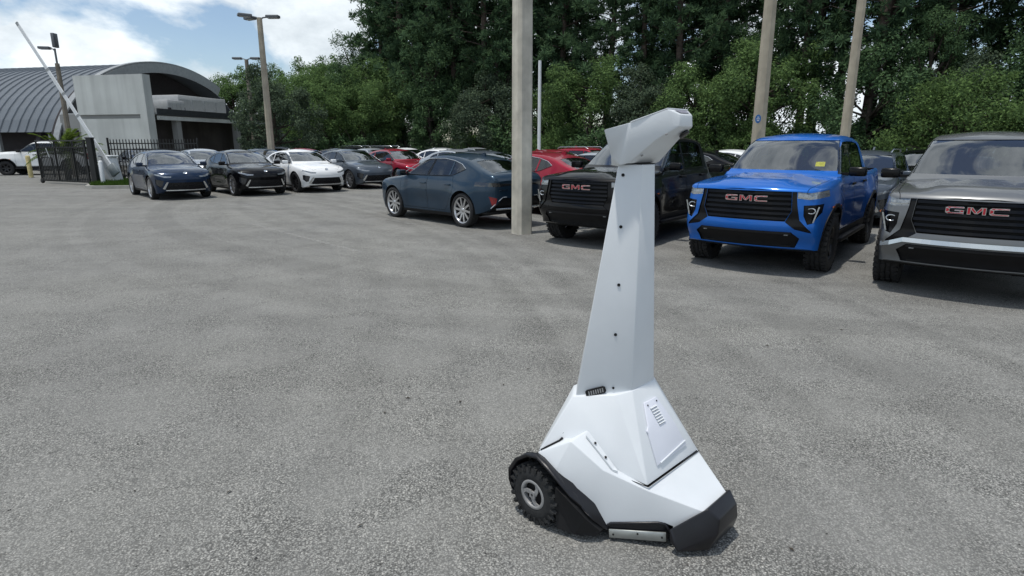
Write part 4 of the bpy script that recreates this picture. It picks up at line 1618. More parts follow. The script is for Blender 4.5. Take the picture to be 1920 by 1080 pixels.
# ================================================================== coupe crossover
def make_crossover(kind='coupe'):
    root = empty('parked_car')
    r_w, ax_f, ax_r, rz = 0.368, 1.35, -1.35, 0.372
    xs = sorted(set([2.30, 2.292, 2.27, 2.23, 2.17, 2.08, 1.97] + list(np.arange(-2.1, 1.95, 0.085)) + [1.08, 1.02, 0.98, 0.92, 0.27, 0.22, 0.16] + [-2.15, -2.2, -2.26, -2.30, -2.325, -2.335]))
    xs = [xs[0]] + [b for a, b in zip(xs[:-1], xs[1:]) if b - a > 0.006]
    W = tab((2.30, .66), (2.29, .715), (2.27, .755), (2.2, .80), (2.05, .845), (1.7, .885), (1.35, .905), (.5, .895), (-.5, .90), (-1.35, .915), (-1.9, .885), (-2.15, .84), (-2.28, .78), (-2.32, .73), (-2.335, .68))
    sec = tab((.15, .90), (.22, .945), (.32, .972), (.50, .995), (.66, 1.0), (.80, .998), (.90, .98), (.98, .955), (1.04, .925))
    if kind == 'coupe':
        zt = tab((2.30, .66), (2.292, .715), (2.27, .765), (2.22, .83), (2.1, .91), (1.9, .97), (1.5, 1.03), (1.15, 1.07), (1.04, 1.09), (.98, 1.12), (.6, 1.33), (.28, 1.475), (.15, 1.515), (-.1, 1.553), (-.4, 1.567), (-.8, 1.545), (-1.15, 1.49), (-1.45, 1.405), (-1.75, 1.30), (-2.0, 1.222), (-2.10, 1.19), (-2.2, 1.17), (-2.27, 1.13), (-2.32, 1.05), (-2.335, .98))
    else:
        zt = tab((2.30, .74), (2.292, .80), (2.27, .86), (2.22, .915), (2.1, .97), (1.9, 1.01), (1.5, 1.065), (1.15, 1.10), (1.04, 1.12), (.98, 1.15), (.6, 1.38), (.28, 1.56), (.15, 1.60), (-.1, 1.645), (-.4, 1.66), (-1.0, 1.655), (-1.5, 1.63), (-1.85, 1.585), (-1.95, 1.54), (-2.1, 1.33), (-2.2, 1.12), (-2.27, 1.02), (-2.32, .93), (-2.335, .88))
    th = 0.56 if kind == 'coupe' else 0.46
    belt = 1.04

    def hw(x, z):
        s = sec(z) if z < belt else sec(belt) - (z - belt) * th
        y = W(x) * s
        if z < 1.1:
            for xw in (ax_f, ax_r):
                y += 0.032 * math.exp(-((x - xw) / .42) ** 4) * math.exp(-((z - .64) / .20) ** 2)
            y -= 0.024 * math.exp(-((x - 0.05) / .75) ** 4) * math.exp(-((z - .50) / .13) ** 2)
            y -= 0.010 * math.exp(-((x + .1) / 1.0) ** 4) * math.exp(-((z - .83) / .05) ** 2)
        return max(y, 0.06)
    S = dict(xs=xs, zt=zt, zb=tab((2.30, .29), (2.27, .26), (2.1, .22), (1.5, .20), (-1.5, .22), (-1.9, .32), (-2.28, .42), (-2.335, .47)), hw=hw,
             crown=tab((2.30, .03), (2.1, .05), (1.5, .055), (1.0, .05), (.9, .05), (.2, .055), (-.5, .06), (-1.5, .05), (-2.335, .03)),
             rad=tab((2.30, .03), (2.2, .06), (1.9, .08), (1.2, .07), (.9, .05), (.2, .07), (-1.0, .075), (-2.0, .06), (-2.335, .04)),
             bow=tab((2.30, .30), (2.2, .24), (2.0, .12), (1.6, .04), (1.2, .10), (.9, .16), (.2, .08), (-.2, .02), (-1.3, .02), (-1.5, -.06), (-2.0, -.12), (-2.335, -.16)),
             lean=lambda x, z: -sstep(1.9, 2.28, x) * 0.10 * sstep(.50, .20, z) + sstep(-2.0, -2.3, x) * (0.05 * sstep(.95, 1.1, z) * 0 + 0.10 * sstep(.55, .30, z) - 0.03 * math.exp(-((z - 1.02) / .06) ** 2)),
             top=lambda x, y: 0.012 * sstep(.30, .48, abs(y)) * sstep(.72, .55, abs(y)) * sstep(1.1, 1.4, x) * sstep(2.15, 1.8, x))
    bm = loft_body(S)
    P = M['navy']
    # glass -----------------------------------------------------------------
    coupe = kind == 'coupe'
    zw0, zw1 = (1.12, 1.465) if coupe else (1.155, 1.545)
    piece('windscreen', bm, [(-.70, zw0), (.70, zw0), (.645, (zw0 + zw1) / 2 + .02), (.555, zw1), (-.555, zw1), (-.645, (zw0 + zw1) / 2 + .02)], 'x', lambda f: f.normal.x > .18 and f.normal.z > .3 and 0.0 < f.calc_center_median().x < 1.1, M['glass'], root, (-.005, 0, -.004))
    if coupe:
        piece('rear_window', bm, [(-1.40, -.50), (-1.40, .50), (-1.70, .57), (-2.03, .585), (-2.03, -.585), (-1.70, -.57)], 'z', lambda f: f.normal.z > .5, M['glass_dark'], root, (0, 0, -.006))
    else:
        piece('rear_window', bm, [(-.58, 1.13), (.58, 1.13), (.50, 1.50), (-.50, 1.50)], 'x', lambda f: f.normal.x < -.3, M['glass_dark'], root, (.006, 0, 0))
    for s in (1, -1):
        if coupe:
            dl = [(.93, 1.075), (.02, 1.08), (-.10, 1.425), (.10, 1.425), (.36, 1.355), (.62, 1.255)]
            d2 = [(-.06, 1.08), (-.80, 1.095), (-.84, 1.40), (-.5, 1.435), (-.16, 1.432)]
            d3 = [(-.86, 1.097), (-.98, 1.115), (-1.32, 1.235), (-1.16, 1.325), (-.89, 1.392)]
        else:
            dl = [(.93, 1.11), (.02, 1.11), (-.06, 1.50), (.10, 1.50), (.36, 1.42), (.62, 1.30)]
            d2 = [(-.06, 1.11), (-.90, 1.12), (-.96, 1.51), (-.5, 1.515), (-.12, 1.51)]
            d3 = [(-1.0, 1.125), (-1.80, 1.15), (-1.72, 1.47), (-1.4, 1.50), (-1.05, 1.51)]
        for i, dpoly in enumerate((dl, d2, d3)):
            piece('side_window', bm, dpoly, 'y', side(s, .25), M['glass_side'] if i == 0 else M['glass_dark'], root, (0, -s * .006, 0))
        # pillar blacks between the panes
        pz = (1.08, 1.425) if coupe else (1.11, 1.50)
        piece('door_pillar', bm, [(.02, pz[0]), (-.06, pz[0]), (-.16, pz[1] + .01), (-.10, pz[1])], 'y', side(s, .25), M['gloss_black'], root, (0, -s * .002, 0))
        if coupe:
            wt = MB()
            arc = [(.97, 1.085), (.62, 1.262), (.36, 1.365), (.10, 1.435), (-.16, 1.444), (-.5, 1.446), (-.86, 1.405), (-1.16, 1.335), (-1.34, 1.238)]  # bright tube added to stand in for the highlight along the roof rail
            wt.tube([(x_, s * (hw(x_, z_) + .003), z_) for x_, z_ in arc], .009, 6)
            wt.build('rail_highlight', M['satin_bar'], root)
            wt = MB()
            wt.tube([(x_, s * (hw(x_, z_) + .002), z_) for x_, z_ in ((.95, 1.066), (.0, 1.070), (-.8, 1.086), (-.98, 1.103), (-1.33, 1.226))], .008, 6)
            wt.build('belt_trim', M['gloss_black'], root)
    # sills and lower cladding ------------------------------------------------
    for s in (1, -1):
        piece('sill', bm, [(-.98, .16), (.98, .16), (.98, .265), (-.98, .285)], 'y', side(s, .1), M['trim'], root, (0, s * .008, 0), True)
    arch_pieces(bm, root, ((ax_f, rz), (ax_r, rz)), 0.42, 0.035, P, M['gloss_black'] if False else None)
    # front ------------------------------------------------------------------
    fl = front(.12, 1.7)
    piece('grille', bm, [(-.50, .56), (.50, .56), (.60, .36), (.56, .325), (-.56, .325), (-.60, .36)], 'x', fl, M['gloss_black'], root, (-.035, 0, 0), True)
    piece('lower_grille', bm, [(-.66, .285), (.66, .285), (.60, .20), (-.60, .20)], 'x', fl, M['trim'], root, (-.012, 0, 0), True)
    for s in (1, -1):
        mp = (lambda p: p) if s > 0 else mirror_poly
        hl = piece('headlight', bm, mp([(.42, .755), (.60, .775), (.83, .84), (.85, .80), (.62, .715), (.44, .712)]), 'x', front(.05, 1.5), M['lens'], root, (-.004, 0, 0), True)
        piece('fog_lamp', bm, mp([(.64, .615), (.84, .665), (.84, .50), (.76, .41), (.70, .43)]), 'x', front(.05, 1.5), M['lens_dark'], root, (-.03, 0, 0), True)
        # bright slash beside the grille
        b = MB()
        xs_ = lambda y, z: 2.312 - .30 * (y / .9) ** 2 - 0.10 * sstep(.50, .20, z)
        q = [(.525, .575), (.575, .575), (.69, .375), (.63, .345)]
        b.extr([(xs_(y, z), s * y, z) for y, z in q], (.018, 0, 0))
        b.build('grille_trim', M['satin_bar'], root)
        # tail
        piece('taillight', bm, mp([(.30, .945), (.86, .985), (.88, .90), (.60, .895), (.30, .915)]), 'x', lambda f: f.normal.x < -.03 and f.calc_center_median().x < -1.75, M['red_lens'] if not coupe else M['lens_dark'], root, (.004, 0, 0), True)
        piece('rear_reflector', bm, mp([(.66, .66), (.80, .70), (.76, .52), (.70, .50)]), 'x', rear(.05, -1.9), M['red_lens'], root, (.01, 0, 0), True)
    bar = MB()
    ys = np.linspace(-.60, .60, 13)
    for a, b_ in zip(ys[:-1], ys[1:]):
        f_ = lambda y: 2.31 - .30 * (y / .9) ** 2 - 0.10 * sstep(.50, .20, .31)
        bar.extr([(f_(a), a, .30), (f_(b_), b_, .30), (f_(b_), b_, .330), (f_(a), a, .330)], (.018, 0, 0))
    bar.build('bumper_bar', M['satin_bar'], root)
    g = MB()
    for z in np.linspace(.345, .545, 9):
        hwid = .50 + (.56 - z) * .5
        ys = np.linspace(-hwid + .01, hwid - .01, 11)
        for a, b_ in zip(ys[:-1], ys[1:]):
            f_ = lambda y: 2.272 - .30 * (y / .9) ** 2 - 0.10 * sstep(.50, .20, z)
            g.extr([(f_(a), a, z - .004), (f_(b_), b_, z - .004), (f_(b_), b_, z + .004), (f_(a), a, z + .004)], (.016, 0, 0))
    g.build('grille_bars', M['alloy_dark'], root)
    bd = MB(); bd.lathe_y([(0, 0), (.05, 0), (.055, .006)], 16)
    bo = bd.build('badge', M['chrome'], root); bo.rotation_euler = (R(90) - R(90), 0, R(-90)); bo.location = (2.205, 0, .855); bo.rotation_euler = (R(38), 0, R(-90)); bo.scale = (1.2, 1, .75)
    # rear -------------------------------------------------------------------
    piece('tail_bar', bm, [(-.30, .945), (.30, .945), (.30, .915), (-.30, .915)], 'x', rear(.05, -1.9), M['lens_dark'], root, (.004, 0, 0), True)
    piece('rear_valance', bm, [(-.74, .46), (-.52, .66), (.52, .66), (.74, .46), (.66, .34), (-.66, .34)], 'x', rear(.02, -1.9), M['trim'], root, (.03, 0, 0), True)
    rb = MB()
    pts = [(-.78, .455), (-.55, .665), (-.52, .68), (.52, .68), (.55, .665), (.78, .455)]
    xr = lambda y: -2.345 + .16 * (y / .9) ** 2
    rb.tube([(xr(y) + (.05 if abs(y) > .7 else 0), y, z) for y, z in pts], .010, 6)
    rb.tube([(xr(y) - .0 + .05, y, .43) for y in np.linspace(-.66, .66, 9)], .024, 6)
    rb.build('rear_trim', M['satin_bar'], root)
    if coupe:
        tx = bpy.data.curves.new('lettering', 'FONT')
        tx.body = 'ENVISTA'; tx.size = .062; tx.extrude = .003; tx.space_character = 1.35
        ob = bpy.data.objects.new('tmp_letters', tx)
        me = bpy.data.meshes.new_from_object(ob)
        bpy.data.objects.remove(ob)
        me.materials.append(M['chrome'])
        lo = link('lettering', me, root, (-2.30, .64, .80))
        lo.rotation_euler = (R(90), 0, R(-90))
    panel('hood', bm, [(2.13, -.50), (2.13, .50), (1.9, .66), (1.15, .72), (1.08, .70), (1.12, 0), (1.08, -.70), (1.15, -.72), (1.9, -.66)], 'z', lambda f: f.normal.z > .3 and f.calc_center_median().z > .6, P, root, (0, 0, -.014), .005)
    # doors ------------------------------------------------------------------
    zb_ = 1.055 if coupe else 1.085
    for s in (1, -1):
        d1 = [(1.0, zb_ - .02), (.99, .70), (.90, .32), (-.04, .32), (-.03, zb_), (.9, zb_)]
        d2 = [(-.05, zb_), (-.055, .32), (-.70, .325), (-.83, .44), (-.905, .60), (-1.03, .74), (-1.06, .90), (-.98, zb_ + .02)]
        for dp, hx in ((d1, .10), (d2, -.84)):
            o = panel('door', bm, dp, 'y', side(s, .25), P, root, (0, -s * .015, 0))
            h = MB(); yy = hw(hx, .90)
            h.box((hx, s * (yy + .022), .895), (.20, .024, .030))
            bevel_obj('door_handle', h, P, o, .009, 2)
        mirror_part(root, .80, s * 1.0, 1.105 if coupe else 1.14, P, .075, .20, .135)
    body = bm_obj('body', bm, P, root, True, 30)
    # roof fin, interior, wheels ----------------------------------------------
    fin = MB(); fin.extr([(-.95, -.02, 1.515 if coupe else 1.64), (-1.15, -.02, 1.47 if coupe else 1.64), (-1.15, -.02, 1.56 if coupe else 1.72), (-1.10, -.02, 1.57 if coupe else 1.73)], (0, .04, 0))
    fin.build('antenna', P, root)
    seats(root, ((.10, 0), (-.66, 0)), .36 if coupe else .46, 1.3)
    c = MB()
    c.box((.78, 0, .86), (.42, 1.42, .22))
    c.box((-.5, 0, .34), (3.0, 1.5, .06))
    c.box((-1.75, 0, .75), (.5, 1.2, .3))
    bevel_obj('dashboard', c, M['cabin'], root, .05, 2)
    stw = MB()
    for k in range(20):
        a, b_ = 2 * math.pi * k / 20, 2 * math.pi * (k + 1) / 20
        stw.tube([(.50 + .06 * math.sin(a), .38 + .18 * math.cos(a), .98 + .17 * math.sin(a)), (.50 + .06 * math.sin(b_), .38 + .18 * math.cos(b_), .98 + .17 * math.sin(b_))], .015, 6, cap=False)
    stw.build('steering_wheel', M['cabin'], root)
    if not coupe:
        rl = MB()
        for s in (1, -1):
            rl.tube([(.05, s * .52, 1.60), (-.1, s * .54, 1.68), (-1.6, s * .53, 1.67), (-1.75, s * .52, 1.60)], .018, 6)
        rl.build('roof_rails', M['satin_bar'], root)
    for x in (ax_f, ax_r):
        for s in (1, -1):
            add_wheel(root, x, s * .80, r_w, .225, .290, 10, 'multi', M['alloy'], False)
    return root


# ================================================================== pickup
def make_pickup():
    root = empty('pickup_truck')
    r_w, ax_f, ax_r = 0.41, 1.67, -1.667
    xs = sorted(set([2.62, 2.612, 2.595, 2.56, 2.50, 2.42, 2.3] + list(np.arange(-2.65, 2.25, 0.09)) + [1.22, 1.17, 1.12, 1.06, .44, .38, .30] + [-1.14, -1.18, -1.22, -1.25] + [-2.70, -2.75, -2.775, -2.785]))
    xs = [xs[0]] + [b for a, b in zip(xs[:-1], xs[1:]) if b - a > 0.006]
    W = tab((2.62, .78), (2.61, .84), (2.595, .875), (2.55, .905), (2.4, .93), (2.1, .945), (1.67, .955), (.8, .935), (-.8, .935), (-1.67, .955), (-2.5, .93), (-2.72, .915), (-2.775, .88), (-2.785, .84))
    sec = tab((.30, .970), (.45, .992), (.60, 1.0), (.80, .999), (.95, .992), (1.08, .980), (1.18, .968), (1.26, .952), (1.33, .928))
    zt = tab((2.62, 1.16), (2.612, 1.19), (2.595, 1.215), (2.55, 1.24), (2.4, 1.268), (2.0, 1.30), (1.4, 1.335), (1.2, 1.345), (1.14, 1.36), (1.06, 1.41), (.7, 1.665), (.46, 1.83), (.38, 1.875), (.25, 1.925), (0, 1.965), (-.4, 1.985), (-.8, 1.965), (-1.04, 1.93), (-1.12, 1.89), (-1.16, 1.82), (-1.22, 1.345), (-1.26, 1.325), (-1.6, 1.32), (-2.6, 1.335), (-2.72, 1.345), (-2.775, 1.335), (-2.785, 1.31))
    belt = 1.33

    def hw(x, z):
        s = sec(z) if z < belt else sec(belt) - (z - belt) * .36
        y = W(x) * s
        if z < 1.3:
            for xw in (ax_f, ax_r):
                y += 0.045 * math.exp(-((x - xw) / .50) ** 4) * math.exp(-((z - .88) / .24) ** 2)
            y -= 0.010 * math.exp(-((x - 0.0) / 1.0) ** 4) * math.exp(-((z - .72) / .13) ** 2)
            y -= 0.012 * math.exp(-((x - 0.0) / 1.1) ** 4) * math.exp(-((z - 1.12) / .05) ** 2)
        return max(y, .06)

    def top(x, y):
        ay = abs(y)
        h = .046 * sstep(.54, .46, ay) * sstep(1.15, 1.5, x) * sstep(2.58, 2.35, x)
        h -= .030 * sstep(.16, .26, ay) * sstep(.42, .34, ay) * sstep(1.5, 1.6, x) * sstep(2.05, 1.95, x)
        return h
    S = dict(xs=xs, zt=zt, zb=tab((2.62, .40), (2.55, .375), (2.2, .37), (1.5, .40), (-1.5, .42), (-2.4, .50), (-2.785, .56)), hw=hw,
             crown=tab((2.62, .02), (2.3, .035), (1.4, .04), (1.0, .05), (.4, .05), (-.9, .05), (-1.2, .03), (-1.3, .004), (-2.785, .004)),
             rad=tab((2.62, .03), (2.5, .05), (2.2, .07), (1.3, .06), (1.0, .05), (.3, .07), (-1.0, .07), (-1.2, .04), (-2.785, .03)),
             bow=tab((2.62, .16), (2.4, .12), (2.1, .06), (1.6, .03), (1.2, .09), (1.0, .10), (.4, .06), (0, .01), (-2.6, .0), (-2.785, -.02)),
             lean=lambda x, z: -sstep(2.1, 2.6, x) * (.10 * sstep(.62, .44, z) + .03 * sstep(.9, 1.2, z) - .02 * math.exp(-((z - .70) / .06) ** 2)), top=top)
    bm = loft_body(S)
    P = M['blue_paint']
    piece('windscreen', bm, [(-.80, 1.405), (.80, 1.405), (.755, 1.62), (.665, 1.86), (-.665, 1.86), (-.755, 1.62)], 'x', lambda f: f.normal.x > .18 and f.normal.z > .3 and .2 < f.calc_center_median().x < 1.25, M['glass'], root, (-.006, 0, -.005))
    piece('rear_window', bm, [(-.60, 1.42), (.60, 1.42), (.56, 1.80), (-.56, 1.80)], 'x', lambda f: f.normal.x < -.3 and -1.4 < f.calc_center_median().x < -.9, M['glass_dark'], root, (.006, 0, 0))
    # bed
    piece('cargo_bed', bm, [(-2.70, -.80), (-2.70, .80), (-1.30, .80), (-1.30, -.80)], 'z', lambda f: f.normal.z > .5, M['trim'], root, (0, 0, -.42), True)
    for s in (1, -1):
        w1 = [(1.03, 1.36), (.02, 1.345), (-.05, 1.845), (.22, 1.835), (.42, 1.76), (.72, 1.575)]
        w2 = [(-.06, 1.345), (-.98, 1.36), (-1.02, 1.75), (-.92, 1.815), (-.55, 1.845), (-.13, 1.845)]
        piece('side_window', bm, w1, 'y', side(s, .25), M['glass_side'], root, (0, -s * .007, 0))
        piece('side_window', bm, w2, 'y', side(s, .25), M['glass_dark'], root, (0, -s * .007, 0))
        piece('door_pillar', bm, [(.02, 1.345), (-.06, 1.345), (-.13, 1.845), (-.05, 1.845)], 'y', side(s, .25), M['gloss_black'], root, (0, -s * .003, 0))
        piece('sill', bm, [(-1.12, .38), (1.12, .38), (1.12, .53), (-1.12, .53)], 'y', side(s, .05), M['trim'], root, (0, s * .01, 0), True)
    arch_pieces(bm, root, ((ax_f, .43), (ax_r, .43)), .50, .055, P, M['trim'])
    # front fascia --------------------------------------------------------------
    fl = front(.2, 2.1)
    piece('grille', bm, [(-.575, 1.175), (.575, 1.175), (.60, .92), (.53, .775), (-.53, .775), (-.60, .92)], 'x', fl, M['dark_well'], root, (-.055, 0, 0), True)
    piece('lower_valance', bm, [(-.62, .635), (.62, .635), (.72, .55), (.66, .41), (-.66, .41), (-.72, .55)], 'x', front(.1, 2.1), M['trim'], root, (-.03, 0, 0), True)
    fx = lambda y, z: 2.62 - .16 * (y / .9) ** 2 + S['lean'](2.62, z)
    for s in (1, -1):
        mp = (lambda p: p) if s > 0 else mirror_poly
        piece('grille_surround', bm, mp([(.578, 1.175), (.602, .92), (.533, .77), (.66, .675), (.86, .63), (.84, .665), (.705, .80), (.665, .98), (.645, 1.09), (.64, 1.175)]), 'x', front(.1, 2.1), M['gloss_black'], root, (-.018, 0, 0), True)
        hl = piece('headlight', bm, mp([(.645, 1.175), (.80, 1.165), (.985, 1.20), (.975, 1.105), (.80, 1.075), (.65, 1.09)]), 'x', front(.03, 1.95), M['lens'], root, (-.012, 0, 0), True)
        if hl:
            lp = MB()
            lp.extr([(fx(.66, 1.1) + .001, s * .662, 1.105), (fx(.8, 1.1) + .001, s * .80, 1.092), (fx(.84, 1.1) - .006, s * .845, 1.100), (fx(.84, 1.1) - .006, s * .845, 1.115), (fx(.8, 1.1) + .001, s * .80, 1.108), (fx(.66, 1.1) + .001, s * .662, 1.120)], (.006, 0, 0))
            lp.build('running_lamp', M['satin_bar'], hl)
        pod = piece('fog_lamp', bm, mp([(.735, 1.00), (.925, 1.015), (.925, .90), (.86, .765), (.80, .745), (.745, .86)]), 'x', front(.03, 2.0), M['gloss_black'], root, (-.045, 0, 0), True)
        if pod:
            ring = MB()
            cy, cz = .82, .925
            n = 14
            x0 = fx(cy, cz) - .035
            for k in range(n):
                a, b_ = 2 * math.pi * k / n, 2 * math.pi * (k + 1) / n
                ring.tube([(x0 - .01, s * (cy + .052 * math.cos(a)), cz + .036 * math.sin(a)), (x0 - .01, s * (cy + .052 * math.cos(b_)), cz + .036 * math.sin(b_))], .010, 6, cap=False)
            ring.box((x0 - .01, s * (cy - .085), cz), (.02, .055, .016))
            ring.build('lamp_ring', M['satin_bar'], pod)
            ln = MB()
            ln.extr([(fx(.9, .97) - .03, s * .905, .985), (fx(.9, .97) - .03, s * .922, .985), (fx(.88, .8) - .03, s * .868, .77), (fx(.88, .8) - .03, s * .850, .77)], (.02, 0, 0))
            ln.build('running_lamp', M['lens'], pod)
        # taillights
        piece('taillight', bm, mp([(.76, 1.27), (.93, 1.27), (.95, .90), (.78, .90)]), 'x', lambda f: f.normal.x < -.03 and f.calc_center_median().x < -2.55, M['red_lens'], root, (.004, 0, 0), True)
        am = MB(); am.box((1.67 + .50 * math.cos(R(118)) * -1, 0, 0), (.1, .1, .1))
        mk = MB(); mk.box((1.40, s * (hw(1.40, .98) + .012), .93), (.10, .012, .022)); mk.box((1.92, s * (hw(1.92, .93) + .012), .955), (.12, .012, .022))
        mk.build('side_marker', M['amber'], root)
        st = MB(); st.box((.15, s * .93, .40), (2.1, .17, .06)); st.box((.9, s * .8, .42), (.06, .3, .05)); st.box((-.6, s * .8, .42), (.06, .3, .05))
        bevel_obj('running_board', st, M['trim'], root, .012, 2)
    # grille bars and letters
    g = MB()
    for k, z in enumerate(np.linspace(.81, 1.145, 6)):
        hwid = .575 + (.02 if z < 1.0 else 0) - max(0, .92 - z) * .48
        ys = np.linspace(-hwid, hwid, 11)
        for a, b_ in zip(ys[:-1], ys[1:]):
            q = lambda y: fx(y, z) - .045
            g.extr([(q(a), a, z - .017), (q(b_), b_, z - .017), (q(b_) - .01, b_, z + .017), (q(a) - .01, a, z + .017)], (.03, 0, 0))
    g.build('grille_bars', M['gloss_black'], root)
    letters_gmc(root, 2.598, 0, 1.03, .082, .60, .16)
    bar = MB()
    ys = np.linspace(-.62, .62, 13)
    for a, b_ in zip(ys[:-1], ys[1:]):
        q = lambda y: fx(y, .655) - .015
        bar.extr([(q(a), a, .602), (q(b_), b_, .602), (q(b_), b_, .632), (q(a), a, .632)], (.022, 0, 0))
    for s in (1, -1):
        bar.box((fx(.56, .6) - .012, s * .56, .60), (.03, .05, .03), mi=1)
    bar.build('bumper_bar', [M['trim'], M['lens']], root)
    sk = MB()
    sk.extr([(2.45, -.6, .44), (2.45, .6, .44), (2.1, .6, .34), (2.1, -.6, .34)], (0, 0, -.03))
    sk.box((0.0, 0, .44), (4.6, .9, .10))
    sk.box((ax_f, 0, .40), (.12, 1.3, .12)); sk.box((ax_r, 0, .41), (.14, 1.3, .14)); sk.box((ax_r, 0, .41), (.32, .30, .30))
    sk.build('chassis', M['dark_well'], root)
    # doors
    for s in (1, -1):
        d1 = [(1.13, 1.32), (1.14, .90), (1.10, .55), (-.03, .55), (-.03, 1.325)]
        d2 = [(-.05, 1.325), (-.05, .55), (-1.02, .55), (-1.10, .70), (-1.12, 1.33)]
        for dp, hx in ((d1, .12), (d2, -.88)):
            o = panel('door', bm, dp, 'y', side(s, .25), P, root, (0, -s * .016, 0), .007)
            h = MB(); h.box((hx, s * (hw(hx, 1.18) + .024), 1.185), (.22, .028, .040))
            bevel_obj('door_handle', h, M['trim'], o, .011, 2)
        mirror_part(root, .86, s * 1.07, 1.40, P, .075, .23, .135, M['gloss_black'])
    # hood shut line, tailgate
    panel('hood', bm, [(2.545, -.74), (2.585, 0), (2.545, .74), (2.3, .80), (1.30, .83), (1.22, .80), (1.27, 0), (1.22, -.80), (1.30, -.83), (2.3, -.80)], 'z', lambda f: f.normal.z > .3 and f.calc_center_median().z > 1.0, P, root, (0, 0, -.016), .007)
    piece('tailgate', bm, [(-.74, 1.30), (.74, 1.30), (.74, .70), (-.74, .70)], 'x', lambda f: f.normal.x < -.4 and f.calc_center_median().x < -2.6, P, root, (.006, 0, 0), True)
    bm_obj('body', bm, P, root, True, 30)
    seats(root, ((.30, 0), (-.60, 0)), .78, 1.4)
    c = MB()
    c.box((.92, 0, 1.20), (.40, 1.50, .24)); c.box((-.1, 0, .66), (2.2, 1.55, .06))
    bevel_obj('dashboard', c, M['cabin'], root, .05, 2)
    stw = MB()
    for k in range(20):
        a, b_ = 2 * math.pi * k / 20, 2 * math.pi * (k + 1) / 20
        stw.tube([(.66 + .06 * math.sin(a), .38 + .19 * math.cos(a), 1.30 + .18 * math.sin(a)), (.66 + .06 * math.sin(b_), .38 + .19 * math.cos(b_), 1.30 + .18 * math.sin(b_))], .016, 6, cap=False)
    stw.build('steering_wheel', M['cabin'], root)
    for x in (ax_f, ax_r):
        for s in (1, -1):
            add_wheel(root, x, s * .845, r_w, .28, .245, 6, 'six', M['alloy_dark'], True)
    return root


PAINT_SLOTS = {}


def repaint(root, m, old):
    """give one copied vehicle its own paint: slots that hold the old paint are linked to the object"""
    for o in [root] + list(root.children_recursive):
        if o.type != 'MESH':
            continue
        for sl in o.material_slots:
            if sl.material == old:
                sl.link = 'OBJECT'
                sl.material = m

# ------------------------------------------------------------------ the white patrol robot
ROB_M = mat('robot_white_panel', (0.67, 0.70, 0.725), 0.45, var=0.035, scale=5, bump=0.03, bscale=120, coat=.15)
ROB_B = mat('robot_black_plastic', (0.006, 0.006, 0.009), 0.36, var=0.3, scale=9, bump=0.06, bscale=160)
ROB_D = mat('robot_dark_chassis', (0.006, 0.006, 0.007), 0.8, var=0.3)
ROB_R = mat('robot_tyre', (0.018, 0.019, 0.020), 0.9, var=0.4, scale=20, bump=0.3, bscale=120)
ROB_G = mat('robot_grey_rim', (0.30, 0.30, 0.30), 0.5, .2, var=0.12, scale=25)
robot = tag(empty('patrol_robot', (0.4707, 2.9149, 0), R(-44.8)), 'tall white wheeled robot with long tapered neck, angled head and black bumper', 'robot')


def sym(pts, near, centre=(), both=True):
    """faces on the near side (y<0) repeated on the far side, plus faces that cross the middle; a trailing ' means the far twin"""
    b = MB()
    idx = {}
    for k, p in pts.items():
        idx[k] = len(b.v); b.v.append(p)
        idx[k + "'"] = len(b.v); b.v.append((p[0], -p[1], p[2]))
    for f in near:
        b.f.append(tuple(idx[k] for k in f)); b.m.append(0); b.sm.append(False)
        b.f.append(tuple(idx[k + "'"] for k in f[::-1])); b.m.append(0); b.sm.append(False)
    for f in centre:
        b.f.append(tuple(idx[k] for k in f)); b.m.append(0); b.sm.append(False)
    return b


# neck
pts = {'fb': (.243, -.097, .645), 'sb': (.032, -.262, .600), 'bb': (-.06, -.14, .595), 'ft': (.2087, -.0525, 1.712), 'st': (.126, -.1175, 1.712), 'bt': (.090, -.059, 1.712)}
nk = sym(pts, [('fb', 'ft', 'st', 'sb'), ('sb', 'st', 'bt', 'bb')], [('fb', "fb'", "ft'", 'ft'), ('bb', 'bt', "bt'", "bb'"), ('ft', "ft'", "st'", "bt'", 'bt', 'st'), ('fb', 'sb', 'bb', "bb'", "sb'", "fb'")])
bevel_obj('neck', nk, ROB_M, robot, .005, 2, ang=8)
# head
pts = {'f1': (.34, -.086, 1.943), 'nt': (.381, -.05, 1.921), 'nb': (.383, -.057, 1.872), 'cf': (.362, -.068, 1.875), 'md': (.297, -.0945, 1.8175), 'ch': (.184, -.127, 1.718), 's2': (.150, -.141, 1.711), 'st': (.125, -.120, 1.702),
       'bl': (.105, -.150, 1.750), 'bt': (.120, -.228, 1.8605), 'fo': (.192, -.145, 1.890), 'bi': (.06, -.08, 1.705)}
hd = sym(pts, [('f1', 'nt', 'nb', 'cf'), ('f1', 'cf', 'md', 'fo'), ('fo', 'md', 'ch', 's2'), ('fo', 's2', 'bl', 'bt'), ('s2', 'ch', 'st'), ('s2', 'st', 'bl'), ('cf', 'nb', 'md'), ('ch', 'bi', 'st'), ('st', 'bi', 'bl')],
         [('f1', "f1'", "nt'", 'nt'), ('nt', "nt'", "nb'", 'nb'), ('nb', "nb'", "md'", 'md'), ('md', "md'", "ch'", 'ch'), ('f1', 'fo', "fo'", "f1'"), ('fo', 'bt', "bt'", "fo'"), ('bt', 'bl', "bl'", "bt'"), ('bl', 'bi', "bi'", "bl'"), ('ch', "ch'", "bi'", 'bi')])
head = bevel_obj('head', hd, ROB_M, robot, .004, 2, ang=7)
